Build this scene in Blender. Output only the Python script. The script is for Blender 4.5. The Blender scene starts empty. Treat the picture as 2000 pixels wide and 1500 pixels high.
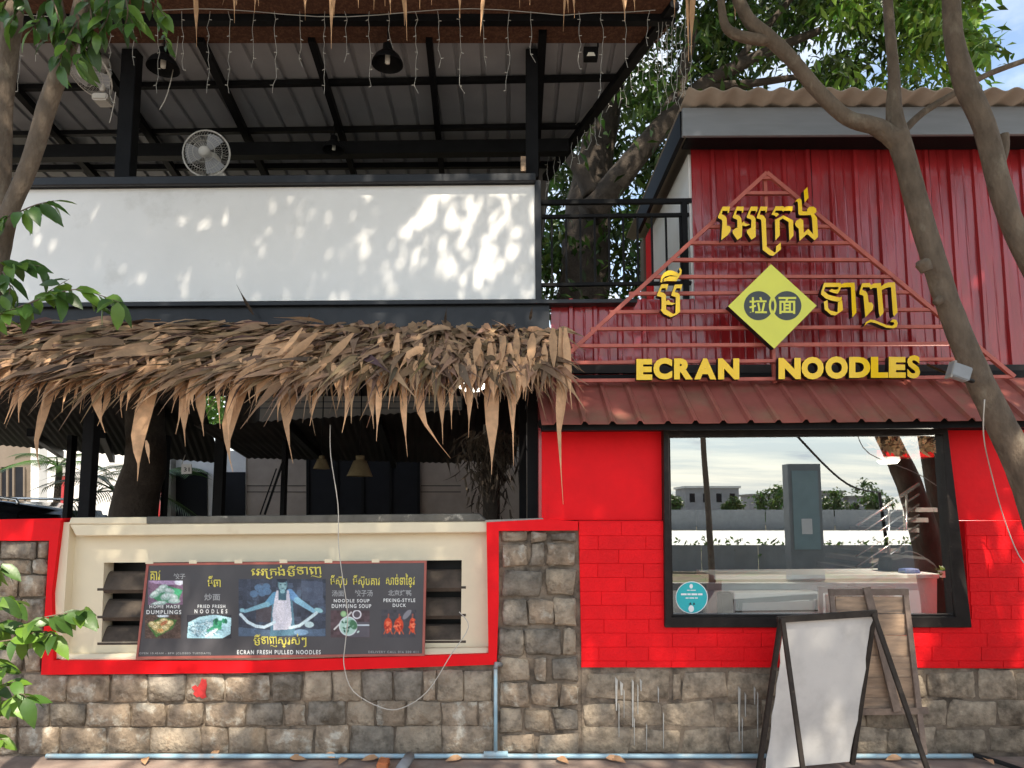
import bpy, bmesh, math, random
import numpy as np
from mathutils import Vector, Matrix
rnd = random.Random(7); npr = np.random.default_rng(7)
S = bpy.context.scene; COL = S.collection
R = math.radians
# ---------------------------------------------------------------- camera
F, CX, CY, TH, CZ = 1400.0, 1000.0, 853.0, R(6.0), 1.55
cd = bpy.data.cameras.new('camera'); cam = bpy.data.objects.new('camera', cd); COL.objects.link(cam)
cd.sensor_width = 36; cd.lens = F*36/2000; cd.shift_y = (CY-750)/2000; cd.clip_start = 0.05; cd.clip_end = 2000
cam.location = (0, 0, CZ); cam.rotation_euler = (R(90)+TH, 0, 0); S.camera = cam
# ---------------------------------------------------------------- light
SUN_EL, SUN_DIR = 50.0, Vector((0.30, -1.0, 0))      # where the sun stands (behind the camera)
SUN_DIR.normalize()
sv = Vector((SUN_DIR.x*math.cos(R(SUN_EL)), SUN_DIR.y*math.cos(R(SUN_EL)), math.sin(R(SUN_EL))))
w = bpy.data.worlds.new('World'); S.world = w; w.use_nodes = True
nt = w.node_tree; N = nt.nodes; L = nt.links
bg = N['Background']; sky = N.new('ShaderNodeTexSky'); sky.sky_type = 'NISHITA'; sky.sun_disc = False
sky.sun_elevation = R(SUN_EL); sky.sun_rotation = math.atan2(SUN_DIR.x, SUN_DIR.y); sky.air_density = 1.0; sky.dust_density = .6
tc = N.new('ShaderNodeTexCoord'); sp = N.new('ShaderNodeSeparateXYZ'); L.new(tc.outputs['Generated'], sp.inputs[0])
zz = N.new('ShaderNodeMath'); zz.operation = 'MAXIMUM'; zz.inputs[1].default_value = 0.0; L.new(sp.outputs['Z'], zz.inputs[0])
za = N.new('ShaderNodeMath'); za.operation = 'ADD'; za.inputs[1].default_value = 0.12; L.new(zz.outputs[0], za.inputs[0])
dx = N.new('ShaderNodeMath'); dx.operation = 'DIVIDE'; L.new(sp.outputs['X'], dx.inputs[0]); L.new(za.outputs[0], dx.inputs[1])
dy = N.new('ShaderNodeMath'); dy.operation = 'DIVIDE'; L.new(sp.outputs['Y'], dy.inputs[0]); L.new(za.outputs[0], dy.inputs[1])
cb = N.new('ShaderNodeCombineXYZ'); L.new(dx.outputs[0], cb.inputs[0]); L.new(dy.outputs[0], cb.inputs[1])
ns = N.new('ShaderNodeTexNoise'); ns.inputs['Scale'].default_value = 1.1; ns.inputs['Detail'].default_value = 7; ns.inputs['Roughness'].default_value = .58
L.new(cb.outputs[0], ns.inputs['Vector'])
cr = N.new('ShaderNodeValToRGB'); cr.color_ramp.elements[0].position = .42; cr.color_ramp.elements[1].position = .66
L.new(ns.outputs['Fac'], cr.inputs[0])
mx = N.new('ShaderNodeMix'); mx.data_type = 'RGBA'; hz_ = N.new('ShaderNodeMapRange'); hz_.inputs['From Min'].default_value = .02; hz_.inputs['From Max'].default_value = .34; hz_.inputs['To Min'].default_value = .95; hz_.inputs['To Max'].default_value = .0; L.new(zz.outputs[0], hz_.inputs['Value'])
fm = N.new('ShaderNodeMath'); fm.operation = 'MAXIMUM'; L.new(cr.outputs[0], fm.inputs[0]); L.new(hz_.outputs[0], fm.inputs[1]); L.new(fm.outputs[0], mx.inputs['Factor'])
n2_ = N.new('ShaderNodeTexNoise'); n2_.inputs['Scale'].default_value = .9; n2_.inputs['Detail'].default_value = 6; n2_.inputs['Roughness'].default_value = .6
mp_ = N.new('ShaderNodeMapping'); mp_.inputs['Scale'].default_value = (.55, 1.5, 1); mp_.inputs['Location'].default_value = (3.1, 1.7, 0); L.new(cb.outputs[0], mp_.inputs[0]); L.new(mp_.outputs[0], n2_.inputs['Vector'])
c2_ = N.new('ShaderNodeValToRGB'); c2_.color_ramp.elements[0].position = .40; c2_.color_ramp.elements[1].position = .62; c2_.color_ramp.elements[0].color = (.42, .49, .58, 1); c2_.color_ramp.elements[1].color = (.80, .80, .78, 1); L.new(n2_.outputs['Fac'], c2_.inputs[0])
sc_ = N.new('ShaderNodeVectorMath'); sc_.operation = 'SCALE'; sc_.inputs['Scale'].default_value = 8.0; L.new(c2_.outputs[0], sc_.inputs[0]); L.new(sc_.outputs[0], mx.inputs['B']); L.new(sky.outputs[0], mx.inputs['A'])
L.new(mx.outputs['Result'], bg.inputs['Color']); bg.inputs['Strength'].default_value = 0.15
sl = bpy.data.lights.new('sun', 'SUN'); sl.energy = 4.3; sl.angle = R(.7); sl.color = (1, .95, .87)
so = bpy.data.objects.new('sun', sl); COL.objects.link(so); so.location = (0, -5, 20)
so.rotation_euler = sv.to_track_quat('Z', 'Y').to_euler()
S.view_settings.view_transform = 'Standard'; S.view_settings.look = 'None'; S.view_settings.exposure = 1.25; S.view_settings.use_white_balance = True; S.view_settings.white_balance_temperature = 7300; S.view_settings.white_balance_tint = 9; S.view_settings.gamma = 1
S.render.engine = 'CYCLES'; S.cycles.max_bounces = 8; S.cycles.diffuse_bounces = 4; S.cycles.transparent_max_bounces = 12
# ---------------------------------------------------------------- pixel -> place (photo is 2000 x 1500)
def ray(px, py):
    a = (px-CX)/F; b = -(py-CY)/F
    return Vector((a, math.cos(TH)-b*math.sin(TH), math.sin(TH)+b*math.cos(TH)))
def P(px, py, Y):
    d = ray(px, py); t = Y/d.y; return Vector((d.x*t, Y, CZ+d.z*t))
def PG(px, py, z=0.0):
    d = ray(px, py); t = (z-CZ)/d.z; return Vector((d.x*t, d.y*t, z))
RZ0, RSL = 5.06, -.105
def roofz(Y): return RZ0+RSL*(Y-5)
def PR(px, py, dz=0):
    d = ray(px, py); t = (RZ0+dz-RSL*5-CZ)/(d.z-RSL*d.y); return Vector((d.x*t, d.y*t, CZ+d.z*t))
def ppm(Y): return F/Y          # pixels per metre, about
# ---------------------------------------------------------------- objects
WP = {}
def meta(o, label=None, cat=None, group=None, kind=None):
    if label: o['label'] = label
    if cat: o['category'] = cat
    if group: o['group'] = group
    if kind: o['kind'] = kind
    return o
def thing(name, loc, label, cat, group=None):
    o = bpy.data.objects.new(name, None); COL.objects.link(o); o.location = loc; o.empty_display_size = .2
    WP[o.name] = Vector(loc); return meta(o, label, cat, group)
def link(name, me, parent=None, loc=(0, 0, 0), mat=None):
    o = bpy.data.objects.new(name, me); COL.objects.link(o); loc = Vector(loc); WP[o.name] = loc
    if parent is not None: o.parent = parent; o.location = loc-WP[parent.name]
    else: o.location = loc
    if mat is not None and not me.materials: me.materials.append(mat)
    return o
def obj(name, V, Fc, mat, parent=None, smooth=False, col=None, mats=None, midx=None):
    V = np.asarray([tuple(v) for v in V] if not isinstance(V, np.ndarray) else V, dtype=float)
    c = (V.min(0)+V.max(0))/2
    me = bpy.data.meshes.new(name); me.from_pydata((V-c).tolist(), [], Fc if isinstance(Fc, list) else Fc.tolist())
    for m in (mats or [mat]): me.materials.append(m)
    if midx is not None: me.polygons.foreach_set('material_index', midx)
    if smooth: me.polygons.foreach_set('use_smooth', [True]*len(me.polygons))
    if col is not None:
        at = me.color_attributes.new('Col', 'FLOAT_COLOR', 'POINT'); a = np.ones((len(V), 4), np.float32); a[:, :3] = col
        at.data.foreach_set('color', a.ravel())
    me.validate(); me.update()
    return link(name, me, parent, c)
def frombm(name, bm, mat, parent=None, smooth=False, mats=None):
    bmesh.ops.recalc_face_normals(bm, faces=bm.faces)
    V = np.array([v.co[:] for v in bm.verts]); c = (V.min(0)+V.max(0))/2
    bmesh.ops.translate(bm, verts=bm.verts, vec=-Vector(c))
    me = bpy.data.meshes.new(name); bm.to_mesh(me); bm.free()
    for m in (mats or [mat]): me.materials.append(m)
    if smooth: me.polygons.foreach_set('use_smooth', [True]*len(me.polygons))
    return link(name, me, parent, c)
def addbox(bm, a, b, mi=0):
    x0, y0, z0 = a; x1, y1, z1 = b
    v = [bm.verts.new(p) for p in ((x0,y0,z0),(x1,y0,z0),(x1,y1,z0),(x0,y1,z0),(x0,y0,z1),(x1,y0,z1),(x1,y1,z1),(x0,y1,z1))]
    for f in ((0,3,2,1),(4,5,6,7),(0,1,5,4),(1,2,6,5),(2,3,7,6),(3,0,4,7)):
        bm.faces.new([v[i] for i in f]).material_index = mi
def box(name, a, b, mat, parent=None, bev=0):
    a, b = [min(p, q) for p, q in zip(a, b)], [max(p, q) for p, q in zip(a, b)]
    bm = bmesh.new(); addbox(bm, a, b)
    if bev: bmesh.ops.bevel(bm, geom=bm.edges[:], offset=bev, segments=2, affect='EDGES')
    return frombm(name, bm, mat, parent)
def slab(name, pts, Y, d, mat, parent=None, bev=0, holes=(), mats=None, smat=None):
    """polygon given in photo pixels on the plane at depth Y, d metres thick"""
    bm = bmesh.new(); W = [P(x, y, Y) for x, y in pts]
    if not holes:
        f = bm.faces.new([bm.verts.new(v) for v in W]); fs = [f]
    else:
        es = []
        for ring in [pts]+list(holes):
            vs = [bm.verts.new(P(x, y, Y)) for x, y in ring]
            es += [bm.edges.new((vs[i], vs[(i+1) % len(vs)])) for i in range(len(vs))]
        fs = [g for g in bmesh.ops.triangle_fill(bm, edges=es, use_beauty=True)['geom'] if isinstance(g, bmesh.types.BMFace)]
    r = bmesh.ops.extrude_face_region(bm, geom=fs)
    bmesh.ops.translate(bm, verts=[g for g in r['geom'] if isinstance(g, bmesh.types.BMVert)], vec=(0, d, 0))
    if bev: bmesh.ops.bevel(bm, geom=bm.edges[:], offset=bev, segments=1, affect='EDGES')
    if mats:
        bmesh.ops.recalc_face_normals(bm, faces=bm.faces)
        for f in bm.faces: f.material_index = 0 if f.normal.y < -.9 else 1
    return frombm(name, bm, mat, parent, mats=mats)
def rect(x0, x1, y0, y1): return [(x0, y0), (x1, y0), (x1, y1), (x0, y1)]
def bar(name, p, q, wd, ht, mat, parent=None, up=(0, 0, 1), bev=0):
    p, q = Vector(p), Vector(q); d = (q-p).normalized(); up = Vector(up)
    if abs(d.dot(up)) > .98: up = Vector((0, 1, 0))
    s = d.cross(up).normalized(); u = s.cross(d); bm = bmesh.new(); vs = []
    for c in (p, q):
        for a, b in ((-1,-1),(1,-1),(1,1),(-1,1)): vs.append(bm.verts.new(c+s*a*wd/2+u*b*ht/2))
    for f in ((0,1,2,3),(7,6,5,4),(0,4,5,1),(1,5,6,2),(2,6,7,3),(3,7,4,0)): bm.faces.new([vs[i] for i in f])
    if bev: bmesh.ops.bevel(bm, geom=bm.edges[:], offset=bev, segments=1, affect='EDGES')
    return frombm(name, bm, mat, parent)
def smoothpts(pts, rad, n=4):
    pts = [Vector(p) for p in pts]; o, rr = [], []
    for i in range(len(pts)-1):
        p0, p1, p2, p3 = pts[max(i-1, 0)], pts[i], pts[i+1], pts[min(i+2, len(pts)-1)]
        for k in range(n):
            t = k/n; o.append(.5*((2*p1)+(p2-p0)*t+(2*p0-5*p1+4*p2-p3)*t*t+(3*p1-p0-3*p2+p3)*t**3)); rr.append(rad[i]*(1-t)+rad[i+1]*t)
    return o+[pts[-1]], rr+[rad[-1]]
def tubevf(pts, rad, seg=6, jit=0, cap=True):
    pts = [Vector(p) for p in pts]; n = len(pts)
    if not hasattr(rad, '__len__'): rad = [rad]*n
    V, Fc = [], []; ref = None
    for i, p in enumerate(pts):
        d = (pts[min(i+1, n-1)]-pts[max(i-1, 0)]).normalized()
        if ref is None: ref = Vector((0, 0, 1)) if abs(d.z) < .9 else Vector((1, 0, 0))
        s = d.cross(ref).normalized(); u = s.cross(d).normalized(); ref = u
        for k in range(seg):
            a = 2*math.pi*k/seg; r = rad[i]*(1+jit*(rnd.random()-.5)); V.append(p+(s*math.cos(a)+u*math.sin(a))*r)
    for i in range(n-1):
        for k in range(seg): Fc.append((i*seg+k, i*seg+(k+1) % seg, (i+1)*seg+(k+1) % seg, (i+1)*seg+k))
    if cap: Fc.append(tuple(range(seg))[::-1]); Fc.append(tuple(range((n-1)*seg, n*seg)))
    return V, Fc
def tube(name, pts, rad, mat, parent=None, seg=8, jit=0, sm=0):
    if not hasattr(rad, '__len__'): rad = [rad]*len(pts)
    if sm: pts, rad = smoothpts(pts, rad, sm)
    V, Fc = tubevf(pts, rad, seg, jit); return obj(name, V, Fc, mat, parent, True)
def join(vfs):
    V, Fc = [], []
    for v, f in vfs:
        o = len(V); V += list(v); Fc += [tuple(i+o for i in q) for q in f]
    return V, Fc
def lathe(name, prof, c, mat, parent=None, seg=20, axis=None):
    V, Fc = [], []; c = Vector(c); M = Matrix.Identity(3)
    if axis is not None: M = Vector((0, 0, 1)).rotation_difference(Vector(axis)).to_matrix()
    for r, z in prof:
        for k in range(seg):
            a = 2*math.pi*k/seg; V.append(c+M@Vector((r*math.cos(a), r*math.sin(a), z)))
    for i in range(len(prof)-1):
        for k in range(seg): Fc.append((i*seg+k, i*seg+(k+1) % seg, (i+1)*seg+(k+1) % seg, (i+1)*seg+k))
    return obj(name, V, Fc, mat, parent, True)
def leaves(B, D, U, Ln, Wd, bend, fold=.25, segs=3, shape='oval'):
    """arrays of leaves -> V, F.  B base, D direction, U up; 3 columns x segs rows folded along the middle"""
    B, D, U = (np.asarray(a, float) for a in (B, D, U)); n = len(B)
    Ln = np.broadcast_to(Ln, n).astype(float); Wd = np.broadcast_to(Wd, n).astype(float); bend = np.broadcast_to(bend, n).astype(float)
    D = D/np.linalg.norm(D, axis=1)[:, None]; Sd = np.cross(D, U); Sd /= np.linalg.norm(Sd, axis=1)[:, None]+1e-9; Un = np.cross(Sd, D)
    rows = []
    for i in range(segs+2):
        t = i/(segs+1)
        if shape == 'oval': wv = math.sin(math.pi*min(1, t**.8))**.8*.5 if 0 < t < 1 else 0.02
        elif shape == 'blade': wv = (.30+.70*math.sin(math.pi*min(1, t*1.25+.12)))*.5*(1-t**3) if t < 1 else .02
        else: wv = .5*(1-t*.6)
        ctr = B+D*(Ln*t)[:, None]-Un*(bend*Ln*t*t)[:, None]
        rows.append(ctr-Sd*(Wd*wv)[:, None]+Un*(Wd*wv*fold)[:, None]); rows.append(ctr); rows.append(ctr+Sd*(Wd*wv)[:, None]+Un*(Wd*wv*fold)[:, None])
    V = np.stack(rows, 1); k = V.shape[1]; f = []
    for i in range(segs+1): f += [(3*i, 3*i+1, 3*i+4, 3*i+3), (3*i+1, 3*i+2, 3*i+5, 3*i+4)]
    f = np.array(f); Fc = (np.arange(n)[:, None, None]*k+f[None]).reshape(-1, 4)
    return V.reshape(-1, 3), Fc, k
def randdir(n, flat=1.0):
    v = npr.normal(size=(n, 3)); v[:, 2] *= flat; return v/np.linalg.norm(v, axis=1)[:, None]
# ---------------------------------------------------------------- materials
def srgb(c): return tuple(((x/255+.055)/1.055)**2.4 if x/255 > .04045 else x/255/12.92 for x in c)
MATS = {}
def mat(name, col, rough=.7, var=.15, scale=6, bump=0, bscale=40, metal=0, spec=.4, rand=0, col2=None, c2=(.5, .7), c2scale=2.5, attr=False, stretch=None, trans=0, c2rough=None, detail=6):
    m = bpy.data.materials.new(name); m.use_nodes = True; t = m.node_tree; n = t.nodes; l = t.links; b = n['Principled BSDF']
    tcn = n.new('ShaderNodeTexCoord'); src = tcn.outputs['Object']
    geo = n.new('ShaderNodeNewGeometry'); src = geo.outputs['Position']
    if stretch:
        mp = n.new('ShaderNodeMapping'); mp.inputs['Scale'].default_value = stretch; l.new(src, mp.inputs[0]); src = mp.outputs[0]
    nz = n.new('ShaderNodeTexNoise'); nz.inputs['Scale'].default_value = scale; nz.inputs['Detail'].default_value = detail; nz.inputs['Roughness'].default_value = .62; l.new(src, nz.inputs['Vector'])
    mr = n.new('ShaderNodeMapRange'); mr.inputs['From Min'].default_value = .25; mr.inputs['From Max'].default_value = .75
    mr.inputs['To Min'].default_value = 1-var; mr.inputs['To Max'].default_value = 1+var; l.new(nz.outputs['Fac'], mr.inputs['Value'])
    base = n.new('ShaderNodeRGB'); base.outputs[0].default_value = (*col, 1); cs = base.outputs[0]
    if attr:
        at = n.new('ShaderNodeAttribute'); at.attribute_name = 'Col'; cs = at.outputs['Color']
    if col2:
        n2 = n.new('ShaderNodeTexNoise'); n2.inputs['Scale'].default_value = c2scale; n2.inputs['Detail'].default_value = 8; n2.inputs['Roughness'].default_value = .65; l.new(src, n2.inputs['Vector'])
        r2 = n.new('ShaderNodeMapRange'); r2.inputs['From Min'].default_value = c2[0]; r2.inputs['From Max'].default_value = c2[1]; l.new(n2.outputs['Fac'], r2.inputs['Value'])
        mm = n.new('ShaderNodeMix'); mm.data_type = 'RGBA'; l.new(r2.outputs[0], mm.inputs['Factor']); l.new(cs, mm.inputs['A']); mm.inputs['B'].default_value = (*col2, 1); cs = mm.outputs['Result']
    fac = mr.outputs[0]
    if rand:
        oi = n.new('ShaderNodeObjectInfo'); r3 = n.new('ShaderNodeMapRange'); r3.inputs['To Min'].default_value = 1-rand; r3.inputs['To Max'].default_value = 1+rand; l.new(oi.outputs['Random'], r3.inputs['Value'])
        mu = n.new('ShaderNodeMath'); mu.operation = 'MULTIPLY'; l.new(fac, mu.inputs[0]); l.new(r3.outputs[0], mu.inputs[1]); fac = mu.outputs[0]
    vm = n.new('ShaderNodeVectorMath'); vm.operation = 'SCALE'; l.new(cs, vm.inputs[0]); l.new(fac, vm.inputs['Scale']); l.new(vm.outputs[0], b.inputs['Base Color'])
    b.inputs['Roughness'].default_value = rough; b.inputs['Metallic'].default_value = metal; b.inputs['Specular IOR Level'].default_value = spec
    if bump:
        nb = n.new('ShaderNodeTexNoise'); nb.inputs['Scale'].default_value = bscale; nb.inputs['Detail'].default_value = 6; l.new(src, nb.inputs['Vector'])
        bp = n.new('ShaderNodeBump'); bp.inputs['Strength'].default_value = 1; bp.inputs['Distance'].default_value = bump; l.new(nb.outputs['Fac'], bp.inputs['Height']); l.new(bp.outputs[0], b.inputs['Normal'])
    if trans:
        tr = n.new('ShaderNodeBsdfTranslucent'); l.new(vm.outputs[0], tr.inputs['Color']); ms = n.new('ShaderNodeMixShader'); ms.inputs[0].default_value = trans
        l.new(b.outputs[0], ms.inputs[1]); l.new(tr.outputs[0], ms.inputs[2]); l.new(ms.outputs[0], n['Material Output'].inputs['Surface'])
    MATS[name] = m; return m
def emis(name, col, s):
    m = mat(name, col); b = m.node_tree.nodes['Principled BSDF']; b.inputs['Emission Color'].default_value = (*col, 1); b.inputs['Emission Strength'].default_value = s; return m
M_stone = mat('stone', (.27, .21, .155), .92, .55, 16, .015, 32, rand=.18, col2=(.40, .36, .30), c2=(.52, .62), c2scale=11, spec=.2)
M_stone2 = mat('weathered_stone', (.29, .235, .175), .92, .6, 14, .014, 30, rand=.10, col2=(.115, .09, .068), c2=(.50, .68), c2scale=4.5, spec=.2)
M_stoneg = mat('grey_stone', (.225, .195, .16), .92, .55, 14, .018, 26, rand=.22, col2=(.13, .105, .08), c2=(.52, .64), c2scale=6, spec=.2)
M_stonel = mat('pale_stone', (.33, .27, .205), .92, .5, 18, .018, 30, rand=.18, col2=(.19, .145, .105), c2=(.50, .62), c2scale=9, spec=.2)
M_fadered = mat('faded_red_splash', (.50, .035, .035), .8, .35, 40)
M_mortar = mat('mortar', (.20, .158, .12), .95, .5, 9, .008, 50, col2=(.085, .07, .056), c2=(.5, .62), c2scale=4, spec=.15)
M_cream = mat('cream_paint', (.76, .67, .49), .7, .05, 4, .0012, 30, col2=(.58, .47, .31), c2=(.60, .85), c2scale=2.2)
M_red = mat('red_paint', (.80, .004, .010), .62, .08, 5, .003, 22, spec=.22, col2=(.66, .006, .012), c2=(.55, .8), c2scale=3)
M_redb = mat('red_brick_paint', (.80, .004, .010), .6, .10, 7, .004, 60, spec=.22, rand=.06, col2=(.64, .006, .012), c2=(.55, .8), c2scale=4)
M_clad = mat('red_metal_sheet', (.34, .022, .026), .17, .22, 2.2, .004, 7, spec=.6, stretch=(3, 3, .5), col2=(.22, .030, .035), c2=(.5, .8), c2scale=3)
M_awn = mat('faded_red_sheet', (.31, .090, .072), .42, .25, 4, .002, 12, spec=.5, col2=(.25, .125, .085), c2=(.48, .7), c2scale=5)
M_bar = mat('red_oxide_bar', (.47, .115, .085), .55, .18, 12, 0)
M_yel = mat('yellow_acrylic', (.95, .59, .003), .25, .03, 3, spec=.5)
M_lime = mat('lime_acrylic', (.70, .69, .055), .22, .05, 5, spec=.5)
M_blk = mat('black_edge', (.012, .012, .012), .5, .1, 8)
M_embl = mat('emblem_black', (.03, .035, .03), .25, .1, 8)
M_white = mat('white_plaster', (.80, .79, .77), .42, .05, 1.6, .002, 10, spec=.5, col2=(.60, .585, .55), c2=(.56, .80), c2scale=2.2)
M_steel = mat('black_steel', (.008, .008, .009), .5, .3, 14, .0006, 60, spec=.10)
M_slab = mat('dark_grey_paint', (.020, .022, .026), .38, .3, 7, .001, 30, spec=.25, col2=(.07, .075, .08), c2=(.66, .85), c2scale=9)
M_sheet = mat('grey_roof_sheet', (.30, .30, .315), .45, .12, 3, 0, spec=.4)
M_mat = mat('bamboo_mat', (.085, .035, .020), .85, .35, 60, .003, 120, col2=(.13, .06, .035), c2=(.45, .65), c2scale=30)
M_thatch = mat('dry_palm_leaf', (.3, .18, .1), .75, .18, 30, .0015, 140, attr=True, trans=.12)
M_thl = mat('dry_palm_leaf_strip', (.64, .375, .21), .7, .20, 26, .001, 120, rand=.25, trans=.14)
M_thm = mat('brown_palm_leaf', (.36, .225, .135), .75, .22, 26, .001, 120, rand=.35, trans=.12)
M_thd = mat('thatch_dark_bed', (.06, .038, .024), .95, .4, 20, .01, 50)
M_leaf = mat('green_leaf', (.05, .115, .022), .38, .2, 18, .0006, 90, rand=.35, trans=.30, spec=.5)
M_leafy = mat('young_green_leaf', (.12, .23, .03), .38, .2, 18, .0006, 90, rand=.25, trans=.35, spec=.5)
M_crown = mat('crown_leaf', (.05, .1, .02), .45, .2, 6, attr=True, trans=.35)
M_bark = mat('bark', (.125, .092, .066), .9, .4, 14, .012, 45, col2=(.21, .175, .13), c2=(.55, .72), c2scale=8, stretch=(1, 1, .5))
M_barkd = mat('dark_bark', (.045, .034, .026), .95, .4, 9, .012, 30)
M_fascia = mat('grey_fascia', (.20, .215, .235), .5, .10, 3, .0006, 30, stretch=(1, 1, 9), col2=(.34, .35, .36), c2=(.66, .8), c2scale=4)
M_fibre = mat('tan_fibre_sheet', (.34, .285, .235), .8, .15, 6, .001, 30)
M_frame = mat('window_frame_paint', (.018, .015, .014), .45, .35, 16, .0006, 60, spec=.15, col2=(.07, .055, .045), c2=(.6, .78), c2scale=12)
M_wood = mat('old_wood', (.36, .245, .165), .8, .3, 22, .002, 60, stretch=(.35, 1, 2.2), rand=.18, col2=(.16, .125, .10), c2=(.5, .7), c2scale=7)
M_woodd = mat('grey_wood_frame', (.17, .125, .10), .85, .3, 26, .002, 60, rand=.12)
M_board = mat('pale_board', (.52, .51, .49), .7, .06, 4, .001, 25, col2=(.38, .37, .355), c2=(.5, .75), c2scale=3)
M_easel = mat('easel_paint', (.034, .028, .024), .65, .35, 25, .001, 60, spec=.15, col2=(.12, .09, .07), c2=(.62, .8), c2scale=14)
M_pvc = mat('blue_pvc', (.30, .47, .56), .45, .15, 12, spec=.5, col2=(.42, .44, .44), c2=(.5, .7), c2scale=8)
M_pvcg = mat('grey_pvc', (.24, .25, .26), .5, .15, 12)
M_cable = mat('white_cable', (.50, .47, .42), .5, .1, 20)
M_conc = mat('concrete', (.30, .285, .26), .9, .2, 5, .003, 30, col2=(.20, .185, .165), c2=(.5, .7), c2scale=3)
M_cap = mat('stained_cap', (.12, .115, .10), .85, .35, 8, .002, 40, col2=(.42, .39, .33), c2=(.60, .72), c2scale=10)
M_louv = mat('louvre_concrete', (.075, .058, .045), .8, .35, 14, .002, 50)
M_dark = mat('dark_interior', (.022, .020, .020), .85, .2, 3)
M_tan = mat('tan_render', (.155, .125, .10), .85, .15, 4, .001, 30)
M_tanl = mat('tan_render_lightened', (.36, .30, .26), .85, .15, 5, .001, 30)  # paler copy of the tan, lightened to offset shade under the lean-to
M_string = mat('string_light_wire', (.42, .41, .38), .5, .1, 20)
M_wallg = mat('shaded_house_wall', (.74, .74, .75), .85, .12, 4)
M_wall2 = mat('pale_house_wall', (.70, .69, .68), .8, .08, 3)
M_door = mat('dark_door', (.012, .013, .017), .6, .2, 6, spec=.15)
M_shade = mat('lamp_shade_cloth', (.30, .23, .13), .8, .15, 20, trans=.3)
M_wfan = mat('fan_plastic', (.55, .52, .48), .4, .1, 10)
M_bulb = mat('bulb_glass', (.8, .78, .7), .3, .05, 10)
M_pave = mat('pavement', (.25, .185, .155), .85, .22, 7, .003, 40, col2=(.32, .27, .23), c2=(.5, .7), c2scale=3)
M_asph = mat('asphalt', (.055, .055, .056), .9, .25, 12, .003, 60)
M_soil = mat('soil', (.13, .095, .065), .95, .4, 3, .02, 12, col2=(.09, .11, .04), c2=(.48, .6), c2scale=1.2)
M_lot = mat('pale_concrete_lot', (.72, .71, .69), .8, .1, 3, .01, 6)
M_fence = mat('grey_fence_sheet', (.20, .215, .225), .5, .15, 3)
M_counter = mat('white_counter', (.84, .85, .81), .4, .06, 5, spec=.5)
M_teal = mat('teal_sticker', (.010, .42, .46), .4, .04, 6)
M_ink = mat('white_print', (.78, .80, .80), .6, .04, 6)
M_inkg = mat('grey_print', (.34, .35, .36), .6, .04, 6)
M_inky = mat('yellow_print', (.68, .60, .12), .6, .04, 6)
M_ban = mat('banner_vinyl', (.070, .069, .078), .30, .15, 3, spec=.5)  # black vinyl lifted to grey in place of the sky's reflection
M_banf = mat('banner_rim', (.36, .105, .085), .6, .15, 12)
M_print = mat('photo_print', (.5, .5, .5), .35, .02, 6, attr=True)
M_chrome = mat('stainless', (.55, .55, .54), .25, .05, 8, metal=.9)
M_carp = mat('car_paint', (.010, .011, .013), .15, .1, 6, spec=.6)
M_rubber = mat('rubber', (.015, .015, .015), .8, .1, 9)
M_house = mat('far_house_wall', (.34, .335, .35), .8, .25, .8)
M_lit = emis('lit_lamp', (1, .97, .9), 2.5)
M_blue = mat('blue_plastic', (.20, .28, .62), .4, .05, 6)
gm = bpy.data.materials.new('reflective_glass'); gm.use_nodes = True; _n = gm.node_tree.nodes; _l = gm.node_tree.links; _n.remove(_n['Principled BSDF'])
g1 = _n.new('ShaderNodeBsdfGlossy'); g1.inputs['Roughness'].default_value = 0.0; g1.inputs['Color'].default_value = (.93, .96, .96, 1)
g2 = _n.new('ShaderNodeBsdfTransparent'); g2.inputs['Color'].default_value = (.93, .96, .95, 1); g3 = _n.new('ShaderNodeMixShader'); g3.inputs[0].default_value = .44
_l.new(g2.outputs[0], g3.inputs[1]); _l.new(g1.outputs[0], g3.inputs[2]); _l.new(g3.outputs[0], _n['Material Output'].inputs['Surface']); M_glass = gm
# ---------------------------------------------------------------- text as flat or raised meshes
def textmesh(s, bold=0.0, sp=1.0):
    c = bpy.data.curves.new('lettering', 'FONT'); c.body = s; c.space_character = sp; c.offset = bold; c.resolution_u = 4
    o = bpy.data.objects.new('lettering', c); COL.objects.link(o); bpy.context.view_layer.update()
    me = bpy.data.meshes.new_from_object(o.evaluated_get(bpy.context.evaluated_depsgraph_get()))
    bm = bmesh.new(); bm.from_mesh(me); bmesh.ops.remove_doubles(bm, verts=bm.verts, dist=1e-4)
    V = np.array([v.co[:] for v in bm.verts]); bm.verts.index_update(); Fc = [tuple(v.index for v in f.verts) for f in bm.faces]; bm.free()
    bpy.data.objects.remove(o); bpy.data.curves.remove(c); bpy.data.meshes.remove(me); return V, Fc
def fit(V, x0, x1, y0, y1, Y):
    a, b = V[:, :2].min(0), V[:, :2].max(0); t = (V[:, :2]-a)/(b-a)
    return [P(x0+(x1-x0)*u, y1+(y0-y1)*v, Y) for u, v in t]
def flattext(s, x0, x1, y0, y1, Y, m, parent, name='lettering', bold=.012):
    V, Fc = textmesh(s, bold, 1.28 if s.isascii() and len(s) > 3 else 1.0); return obj(name, fit(V, x0, x1, y0, y1, Y), Fc, m, parent)
def letter3d(s, x0, x1, y0, y1, Y, d, parent, bold=.062):
    V, Fc = textmesh(s, bold); W = fit(V, x0, x1, y0, y1, Y); bm = bmesh.new(); vs = [bm.verts.new(p) for p in W]
    for f in Fc:
        try: bm.faces.new([vs[i] for i in f])
        except ValueError: pass
    return solidify(bm, d, parent, 'letter')
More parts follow.
